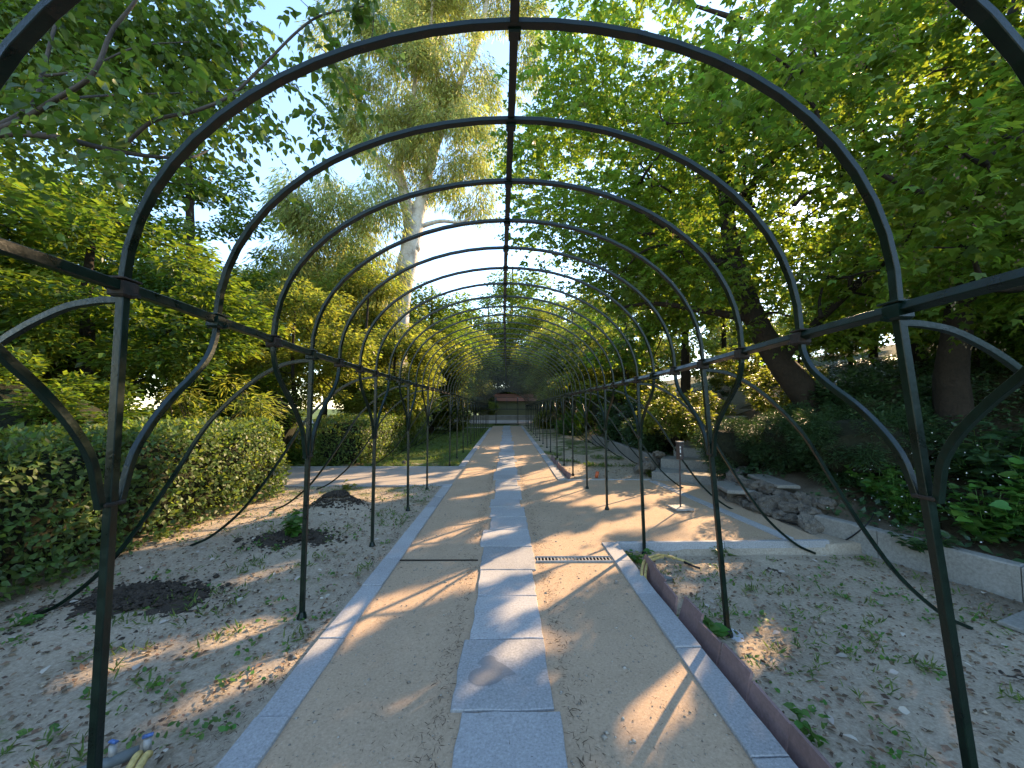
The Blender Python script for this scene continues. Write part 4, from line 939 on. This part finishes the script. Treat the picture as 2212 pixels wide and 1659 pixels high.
# leafy plants on the bank at right, in front of the kerb and in the beds
def plant(label, x, y, h, n, size, T, mat, seed, spread=.35, z=None, name='leafy_plant', cat='plant'):
    g = np.random.default_rng(seed); z0 = float(gzh(x, y)) if z is None else z
    t = empty(name, (x, y, z0), label, cat); mb = MB(); R = random.Random(seed); P = []; D = []
    ns = max(4, n // 14)
    for i in range(ns):
        a = R.uniform(0, 6.3); r = spread * math.sqrt(R.random()); hh = h * R.uniform(.5, 1.0) * (1 - .35 * r / spread)
        p1 = np.array([math.cos(a) * r, math.sin(a) * r, hh]); pts = branch(mb, (math.cos(a) * r * .3, math.sin(a) * r * .3, -.03), p1, .006, .002, .12, 6, 4, 0, R)
        for j in range(n // ns):
            q = pts[min(5, 1 + int(R.random() * 5))]; P.append(np.array(q) + g.normal(size=3) * .015); dd = g.normal(size=3); dd[2] = abs(dd[2]) * .2 - .1; D.append(dd)
    mb.build('stems', M['plant'], t, True, loc=(0, 0, 0))
    P = np.array(P); D = np.array(D)
    vf = leaves(T, P, D, np.array([0, 0, 1.0]) + g.normal(size=P.shape) * .35, size * g.uniform(.5, 1.2, len(P)))
    link('foliage', np_mesh('foliage', *vf), M[mat], t, (0, 0, 0)); return t
plant('lush green plant on the bank behind the nearest right post', 4.75, 3.75, .62, 420, .11, T_HEART, 'plant', 111, .5)
plant('bright leafy plant at the right edge above the kerb', 5.35, 3.55, .7, 460, .105, T_HEART, 'plant', 212, .55)
plant('tall weedy plant with small white flowers on the bank', 4.5, 4.35, .75, 260, .09, T_OVAT, 'plant', 113, .3)
plant('fresh green plant on the bank between the nearest post and the yew shrubs', 4.75, 4.75, .5, 360, .09, T_HEART, 'plant', 131, .42)
plant('low leafy clump on the bank just above the concrete kerb', 4.75, 3.15, .38, 300, .09, T_HEART, 'plant', 132, .38)
plant('broad leaved clump farther up the bank at the right edge', 6.1, 3.9, .7, 420, .12, T_HEART, 'plant', 133, .6)
plant('dark lobed plant low on the bank right of the post', 5.5, 4.3, .85, 420, .16, T_HEART, 'ivy', 114, .6)
plant('green creeper hanging over the concrete kerb', 4.1, 3.85, .22, 160, .085, T_OVAT, 'ivy', 115, .25, z=.1)
plant('young leafy vine in the dark soil patch by the fallen stay', -2.42, 4.55, .30, 90, .13, T_HEART, 'plant', 116, .28)
plant('small seedling beside the leaning tiles', 1.42, 2.78, .12, 16, .11, T_HEART, 'plant', 117, .08)
plant('grassy tuft growing on the cross kerb', 2.35, 4.28, .14, 60, .12, T_NARR, 'grass', 118, .09)
plant('small leafy weed at the corner of the right kerb', 1.42, 4.12, .16, 60, .07, T_OVAT, 'plant', 119, .16)
plant('small leafy weed by the tiles near the bottom right', 1.52, 1.95, .12, 40, .055, T_OVAT, 'plant', 120, .14)
plant('bright weed in the soil left of the nearest left stay', -3.3, 2.75, .10, 30, .06, T_OVAT, 'plant', 121, .08)
plant('yellow green weed at the step kerb corner', 3.15, 8.4, .2, 60, .09, T_OVAT, 'light', 122, .15)
plant('green weed by the side path edge on the left', -2.95, 7.2, .18, 60, .08, T_OVAT, 'light', 123, .15)
# tiny white flowers of the tall weed
g = np.random.default_rng(5); n = 120
P = np.stack([g.normal(4.45, .3, n), g.normal(4.1, .35, n), np.zeros(n)], -1); P[:, 2] = gz(P[:, 0], P[:, 1]) + g.uniform(.25, .8, n)
fl = crown_link(leaves(T_DIAM, P, rnd_unit(n, g), rnd_unit(n, g), .018), 'white_flowers', M['white_paper'], None); tag(fl, 'tiny white flowers sprinkled over the bank plants', 'flowers', kind='stuff')

# ivy ground cover on the bank (uncountable)
g = np.random.default_rng(6); n = 52000
P = np.stack([g.uniform(3.9, 13, n), g.uniform(1.0, 16, n), np.zeros(n)], -1)
m = P[:, 0] > np.interp(P[:, 1], XE_Y, XE_X) + .14; P = P[m]
onst = np.abs((P[:, 0] - 4.2) * .69 - (P[:, 1] - 8.7) * .72) < .85
P = P[~(onst & (P[:, 0] < 9.3) & (P[:, 1] > 8.0))]
den = np.array([mnoise(Vector((p[0] * .8, p[1] * .8, 2))) for p in P]); P = P[den > -.38]; n = len(P)
P[:, 2] = gz(P[:, 0], P[:, 1]) + g.uniform(.0, .22, n) ** 1.0
iv = crown_link(leaves(T_OV4, P, g.normal(size=(n, 3)) * np.array([1, 1, .3]), np.array([-.25, -.35, 1.0]) + g.normal(size=(n, 3)) * .35, g.uniform(.05, .11, n)), 'ivy_ground_cover', M['ivy'], None)
tag(iv, 'dark glossy ivy covering the wooded bank', 'ivy', kind='stuff')

# ------------------------------------------------------------------ ground litter, weeds and grass (uncountable)
def on_soil(P):
    x, y = P[:, 0], P[:, 1]
    ok = (np.abs(x) > 1.27) & ~((x > 0) & (y > 4.2) & (y < 8.0)) & ~((x < 0) & (y > 7.4) & (y < 9.8)) & (x < np.interp(y, XE_Y, XE_X) - .05)
    return ok
def litter(name, label, n, xr, yr, size, mat, T, seed, soil=True, power=1.6, tilt=.25, zoff=.004, maxn=None):
    g = np.random.default_rng(seed)
    P = np.stack([g.uniform(*xr, n), yr[0] + (yr[1] - yr[0]) * g.random(n) ** power, np.zeros(n)], -1)
    if soil: P = P[on_soil(P)]
    P[:, 2] = gzh(P[:, 0], P[:, 1]) + zoff + .008; 
    if not soil: P[:, 2] = zoff
    m = len(P); d = g.normal(size=(m, 3)); d[:, 2] *= .15
    o = crown_link(leaves(T, P, d, np.array([0, 0, 1.0]) + g.normal(size=(m, 3)) * tilt, size * g.uniform(.35, 1.4, m)), name, M[mat], None)
    tag(o, label, 'litter', kind='stuff'); return o
litter('leaf_litter', 'small brown leaf litter scattered over the soil beds', 30000, (-4.2, 4.4), (.6, 12), .034, 'dry_leaf', T_DIAM, 201, zoff=.006, tilt=.4)
litter('fallen_pale_leaves', 'few pale fallen leaves and chips on the soil', 420, (-4.2, 4.2), (.9, 6), .05, 'pale_leaf', T_OVAT, 202, zoff=.012)
T_TWIG = (np.array([(0, 0, 0), (.35, .10, .03), (1, .02, 0), (.35, .02, .03)]), np.array([(0, 2, 1), (0, 3, 2)]))
litter('path_debris', 'thin brown catkins and twigs strewn on the sand path', 5200, (-1.03, 1.03), (.7, 9), .022, 'twig', T_TWIG, 203, soil=False, zoff=.005)
litter('clearing_debris', 'thin brown twigs strewn on the sand clearing', 1600, (1.2, 3.4), (4.4, 7.8), .022, 'twig', T_TWIG, 204, soil=False, zoff=.001)
# denser debris along the slabs and kerbs
g = np.random.default_rng(205); n = 2600
P = np.stack([np.where(g.random(n) < .5, -1, 1) * (.29 + np.abs(g.normal(0, .06, n))), .8 + 9 * g.random(n) ** 1.5, np.full(n, .006)], -1)
n2 = 3000; Q = np.stack([np.where(g.random(n2) < .5, -1, 1) * (1.24 + np.abs(g.normal(0, .07, n2))), .8 + 9 * g.random(n2) ** 1.4, np.zeros(n2)], -1); Q = Q[Q[:, 0] < 0]; Q[:, 2] = gzh(Q[:, 0], Q[:, 1]) + .015
P = np.concatenate([P, Q]); n = len(P); d = g.normal(size=(n, 3)); d[:, 2] *= .2
tag(crown_link(leaves(T_TWIG, P, d, np.array([0, 0, 1.0]) + g.normal(size=(n, 3)) * .4, g.uniform(.015, .045, n)), 'edge_debris', M['twig'], None), 'dark twiggy debris gathered along slabs and kerbs', 'litter', kind='stuff')
def weeds(name, label, ncl, per, xr, yr, size, mat, T, seed, power=1.3, up=.8):
    g = np.random.default_rng(seed); C = np.stack([g.uniform(*xr, ncl), yr[0] + (yr[1] - yr[0]) * g.random(ncl) ** power, np.zeros(ncl)], -1); C = C[on_soil(C)]
    # gather into drifts
    dn = np.array([mnoise(Vector((c[0] * 1.1, c[1] * 1.1, seed))) for c in C]); C = C[dn > np.where((C[:, 0] > 0) & (C[:, 1] > 8), .28, -.02)]
    k = np.repeat(np.arange(len(C)), per); m = len(k); P = C[k] + np.concatenate([g.normal(size=(m, 2)) * .03, np.zeros((m, 1))], 1); P = P[on_soil(P)]; m = len(P)
    P[:, 2] = gzh(P[:, 0], P[:, 1]) + g.random(m) * .025
    d = g.normal(size=(m, 3)) * .6; d[:, 2] = np.abs(d[:, 2]) * .4 + up * g.random(m)
    o = crown_link(leaves(T, P, d, rnd_unit(m, g) * .6 + np.array([0, -.2, 1]), size * g.uniform(.5, 1.3, m)), name, M[mat], None); tag(o, label, 'weeds', kind='stuff')
weeds('weeds', 'small green seedlings scattered over the soil beds', 1700, 6, (-3.8, 3.9), (.9, 7.4), .032, 'plant', T_OVAT, 211, up=.35)
weeds('thin_grass', 'thin grass blades coming up in the beds', 1500, 10, (-3.8, 3.9), (1.0, 8), .06, 'grass', T_NARR, 212)
weeds('far_grass', 'short grass in the beds beyond the side path', 9000, 8, (-8, 4.0), (9.7, 24), .10, 'grass', T_NARR, 213)

# clods and chips lying on the soil, grit on the path
def clods(name, label, P, size, mat, seed):
    g = np.random.default_rng(seed); n = len(P)
    ov = np.array([(1, 0, 0), (-1, 0, 0), (0, 1, 0), (0, -1, 0), (0, 0, 1), (0, 0, -1.)]); of = np.array([(0, 2, 4), (2, 1, 4), (1, 3, 4), (3, 0, 4), (2, 0, 5), (1, 2, 5), (3, 1, 5), (0, 3, 5)])
    a = g.uniform(0, 6.3, n); sc = size * g.lognormal(0, .5, n); r = g.uniform(.6, 1.3, (n, 6, 1))
    v = ov[None] * r * np.array([1, 1, .6]); x = v[..., 0] * np.cos(a)[:, None] - v[..., 1] * np.sin(a)[:, None]; y = v[..., 0] * np.sin(a)[:, None] + v[..., 1] * np.cos(a)[:, None]
    V = P[:, None] + np.stack([x, y, v[..., 2]], -1) * sc[:, None, None]
    Fc = of[None] + (np.arange(n) * 6)[:, None, None]
    tag(crown_link((V.reshape(-1, 3), Fc.reshape(-1, 3)), name, M[mat], None), label, 'soil', kind='stuff')
g = np.random.default_rng(301); n = 11000
P = np.stack([g.uniform(-4.0, 4.2, n), .7 + 7 * g.random(n) ** 1.7, np.zeros(n)], -1); P = P[on_soil(P)]
dn = np.array([mnoise(Vector((p[0] * 1.6, p[1] * 1.6, 7))) for p in P]); P = P[dn > -.15 + .3 * (g.random(len(P)) - .5)]
P[:, 2] = gzh(P[:, 0], P[:, 1]) + .006
clods('soil_clods', 'loose crumbs and small clods lying on the dry beds', P, .0085, 'ground', 302)
C_ = [(-2.85, 3.10, .55, .32), (-2.42, 4.5, .42, .27), (-2.5, 5.75, .3, .25)]; P = []
for x, y, rx, ry_ in C_:
    q = g.normal(size=(1500, 2)) * .45; P.append(np.stack([x + q[:, 0] * rx * 1.1, y + q[:, 1] * ry_ * 1.1, np.where((q ** 2).sum(1) < .35, .03, .0)], -1))
P = np.concatenate(P); P[:, 2] += gzh(P[:, 0], P[:, 1]) + .008
clods('dark_clods', 'dark damp crumbs of freshly dug soil round the planting holes', P, .013, 'dark_soil', 303)
n = 3500; P = np.stack([g.uniform(-1.03, 1.03, n), .7 + 6 * g.random(n) ** 1.5, np.full(n, -.001)], -1)
clods('path_grit', 'coarse grit and small stones on the sand path', P, .0042, 'grit', 304)
# dark dug soil patches and mound
def soil_patch(x, y, rx, ry_, h, seed, label_z=0):
    g = np.random.default_rng(seed); n = 26; V_ = []; F_ = []
    for i in range(n + 1):
        for j in range(n + 1):
            u, v = -1 + 2 * i / n, -1 + 2 * j / n; ang = math.atan2(v, u); r = math.hypot(u, v)
            px, py = x + u * rx, y + v * ry_
            e = 1 - r + .22 * mnoise(Vector((px * 5, py * 5, seed + 3))) + .28 * mnoise(Vector((math.cos(ang) * 1.5 + seed, math.sin(ang) * 1.5, 0)))
            z = float(gzh(px, py)) - .03 + max(0, min(1, e * 2.4)) * (.042 + h) + (.03 * mnoise(Vector((px * 13, py * 13, seed))) + .02 * mnoise(Vector((px * 31, py * 31, seed)))) * (1 if e > 0 else 0)
            V_.append((px, py, z)); 
    for i in range(n):
        for j in range(n): a = i * (n + 1) + j; F_.append((a, a + n + 1, a + n + 2, a + 1))
    tag(MB().add(V_, F_).build('soil_patch', M['dark_soil'], None, True), kind='structure')
soil_patch(-2.85, 3.10, .60, .34, .015, 1); soil_patch(-2.42, 4.5, .44, .28, .015, 2); soil_patch(3.15, 2.45, .12, .08, -.01, 4)
soil_patch(2.72, 4.0, .16, .09, -.02, 5)

# mortar footings and slabs under feet
def footing(label, x, y, r, seed, z=None, asp=.8):
    bm = bmesh.new(); bmesh.ops.create_circle(bm, cap_ends=True, segments=22, radius=1)
    z0 = (float(gzh(x, y)) if z is None else z)
    ret = bmesh.ops.inset_region(bm, faces=bm.faces[:], thickness=.3, depth=0)
    for v in bm.verts:
        a = math.atan2(v.co.y, v.co.x); l = v.co.length; d = 1 + .35 * mnoise(Vector((math.cos(a) * 1.8, math.sin(a) * 1.8, seed)))
        v.co = Vector((x + v.co.x * r * d, y + v.co.y * r * d * asp, z0 + (.026 if l < .95 else -.01) + .006 * mnoise(v.co * 9)))
    me = bpy.data.meshes.new('mortar_footing'); bm.to_mesh(me); bm.free(); o = link('mortar_footing', me, M['mortar']); tag(o, label, 'footing', 'mortar footings')
footing('white mortar around the foot of the second right post', 1.585, 2.83, .115, 1)
footing('white mortar around the end of the nearest right stay, beside the slab', 3.72, 2.62, .13, 2)
footing('pale mortar under the end of the second left stay', -3.35, 4.22, .22, 3)
footing('small white mortar lump at the end of the nearest left stay', -3.52, 2.84, .06, 4)
footing('pale mortar at the end of the second right stay by the kerb', 3.55, 4.22, .16, 5)
fs = tag(MB().box((3.86, 2.86, -.10), (.42, .22, .035), .35, Matrix.Rotation(.06, 3, 'X'), .008).build('stone_slab', M['concrete']), 'flat broken grey slab in front of the right kerb', 'slab')

# ------------------------------------------------------------------ sign on a pole
sg = empty('sign_stand', tuple(gp(1470, 1100)), 'small dark sign box on a thin pole with a square base, before the steps', 'sign')
bx, by = gp(1470, 1100)[:2]
MB().box((bx, by, .02), (.27, .26, .032), .12, None, .006).build('base', M['galv'], sg)
MB().tube([(bx, by, .02), (bx + .008, by, .80)], .0115, 8).build('pole', M['dark_steel'], sg)
MB().box((bx + .01, by, .845), (.062, .08, .25), .25, None, .004).build('sign_box', M['dark_steel'], sg)
MB().box((bx + .012, by - .002, .978), (.074, .09, .012), .25, None, .002).build('cap', M['galv'], sg)
for dz, hgt in ((.90, .03), (.845, .05), (.78, .012)):
    MB().box((bx - .0005 + .0, by - .0445, dz), (.018, .003, hgt), .25, None, 0).build('notice', M['white_paper'], sg)

# ------------------------------------------------------------------ hoses, valves and pipe stub
hz = -.10
hose = empty('yellow_hose', (1.3, 3.6, -.1), 'yellow hose looping over the tiles beside the right kerb', 'hose')
yp = [gp(1392, 1262, -.08), gp(1386, 1240, .02), at(1392, 1212, 3.70), at(1408, 1203, 3.82), at(1425, 1199, 3.93), gp(1450, 1203, -.06), gp(1478, 1212, -.10), gp(1500, 1222, -.115)]
MB().tube(smooth_path(yp, 8), .013, 8).build('tube', M['yellow_rubber'], hose, True)
yp2 = [p + np.array([.028, -.012, -.012]) for p in yp[:5]]
MB().tube(smooth_path(yp2, 8), .013, 8).build('tube', M['yellow_rubber'], hose, True)
MB().tube([gp(1478, 1214, -.10), gp(1512, 1228, -.115)], .011, 6).build('connector', M['black_rubber'], hose, True)
tag(MB().tube(smooth_path([gp(1415, 1255, -.1), gp(1430, 1248, -.09), gp(1450, 1250, -.11)], 5), .03, 8).build('pipe_fitting', M['grey_pipe'], None, True), 'dark irrigation fitting in the soil beside the yellow hose', 'pipe')
# near valves bottom left
mv = empty('irrigation_manifold', (-1.75, 1.75, 0), 'grey irrigation manifold with blue taps and two yellow hoses, bottom left corner', 'irrigation manifold')
a = gp(180, 1668, .03); b = gp(300, 1622, .03)
MB().tube([a - (b - a) * .4, a, b], .022, 10).build('pipe', M['grey_pipe'], mv, True)
for (px, py) in ((243, 1636), (318, 1622)):
    c = gp(px, py, .04); MB().tube([c, c + np.array([0, 0, .05])], .014, 8).build('valve', M['galv'], mv, True)
    MB().box(tuple(c + np.array([.0, 0, .062])), (.036, .015, .013), .5 + px * .01, None, .004).build('tap', M['blue_plastic'], mv)
for (px, off) in ((303, 0), (322, 0)):
    c = gp(px, 1630, .03); MB().tube(smooth_path([c, c + np.array([.012, -.03, .018]), c + np.array([.022, -.09, .0]), c + np.array([.02, -.22, -.01]), c + np.array([-.02, -.5, -.01])], 6), .0145, 9).build('hose', M['yellow_rubber'], mv, True)
bh = [gp(1545, 1050, .02), gp(1600, 1062, .0), gp(1640, 1072, .0), gp(1622, 1092, .0), gp(1650, 1108, 0), gp(1700, 1128, 0), gp(1760, 1140, 0), gp(1800, 1168, -.09), gp(1828, 1166, -.02), (3.98, 4.28, .20), (4.3, 4.5, .3)]
tag(MB().tube(smooth_path(bh, 8), .0075, 6).build('black_hose', M['black_rubber'], None, True), 'thin black irrigation hose winding across the sand to the bank', 'hose')
p = gp(1288, 1032, -.02); tag(MB().tube([p, p + np.array([.03, .0, .13])], .035, 10).build('orange_pipe', M['orange_plastic'], None, True), 'short orange pipe stub sticking out of the far right bed', 'pipe')
p = gp(945, 985); tag(rock_obj := link('stone', RM[1], None), 'small dark stone at the edge of the left bed beyond the side path', 'stone'); rock_obj.location = (p[0] - .6, 10.2, .03); rock_obj.scale = (.05, .05, .05)
# stake beside the young vine
q = gp(517, 1112); tag(MB().tube([(-2.55, 4.75, -.05), (-2.53, 4.74, .26)], .012, 7).build('wooden_stake', M['grey_bark'], None, True), 'short pale stake behind the young vine', 'stake')
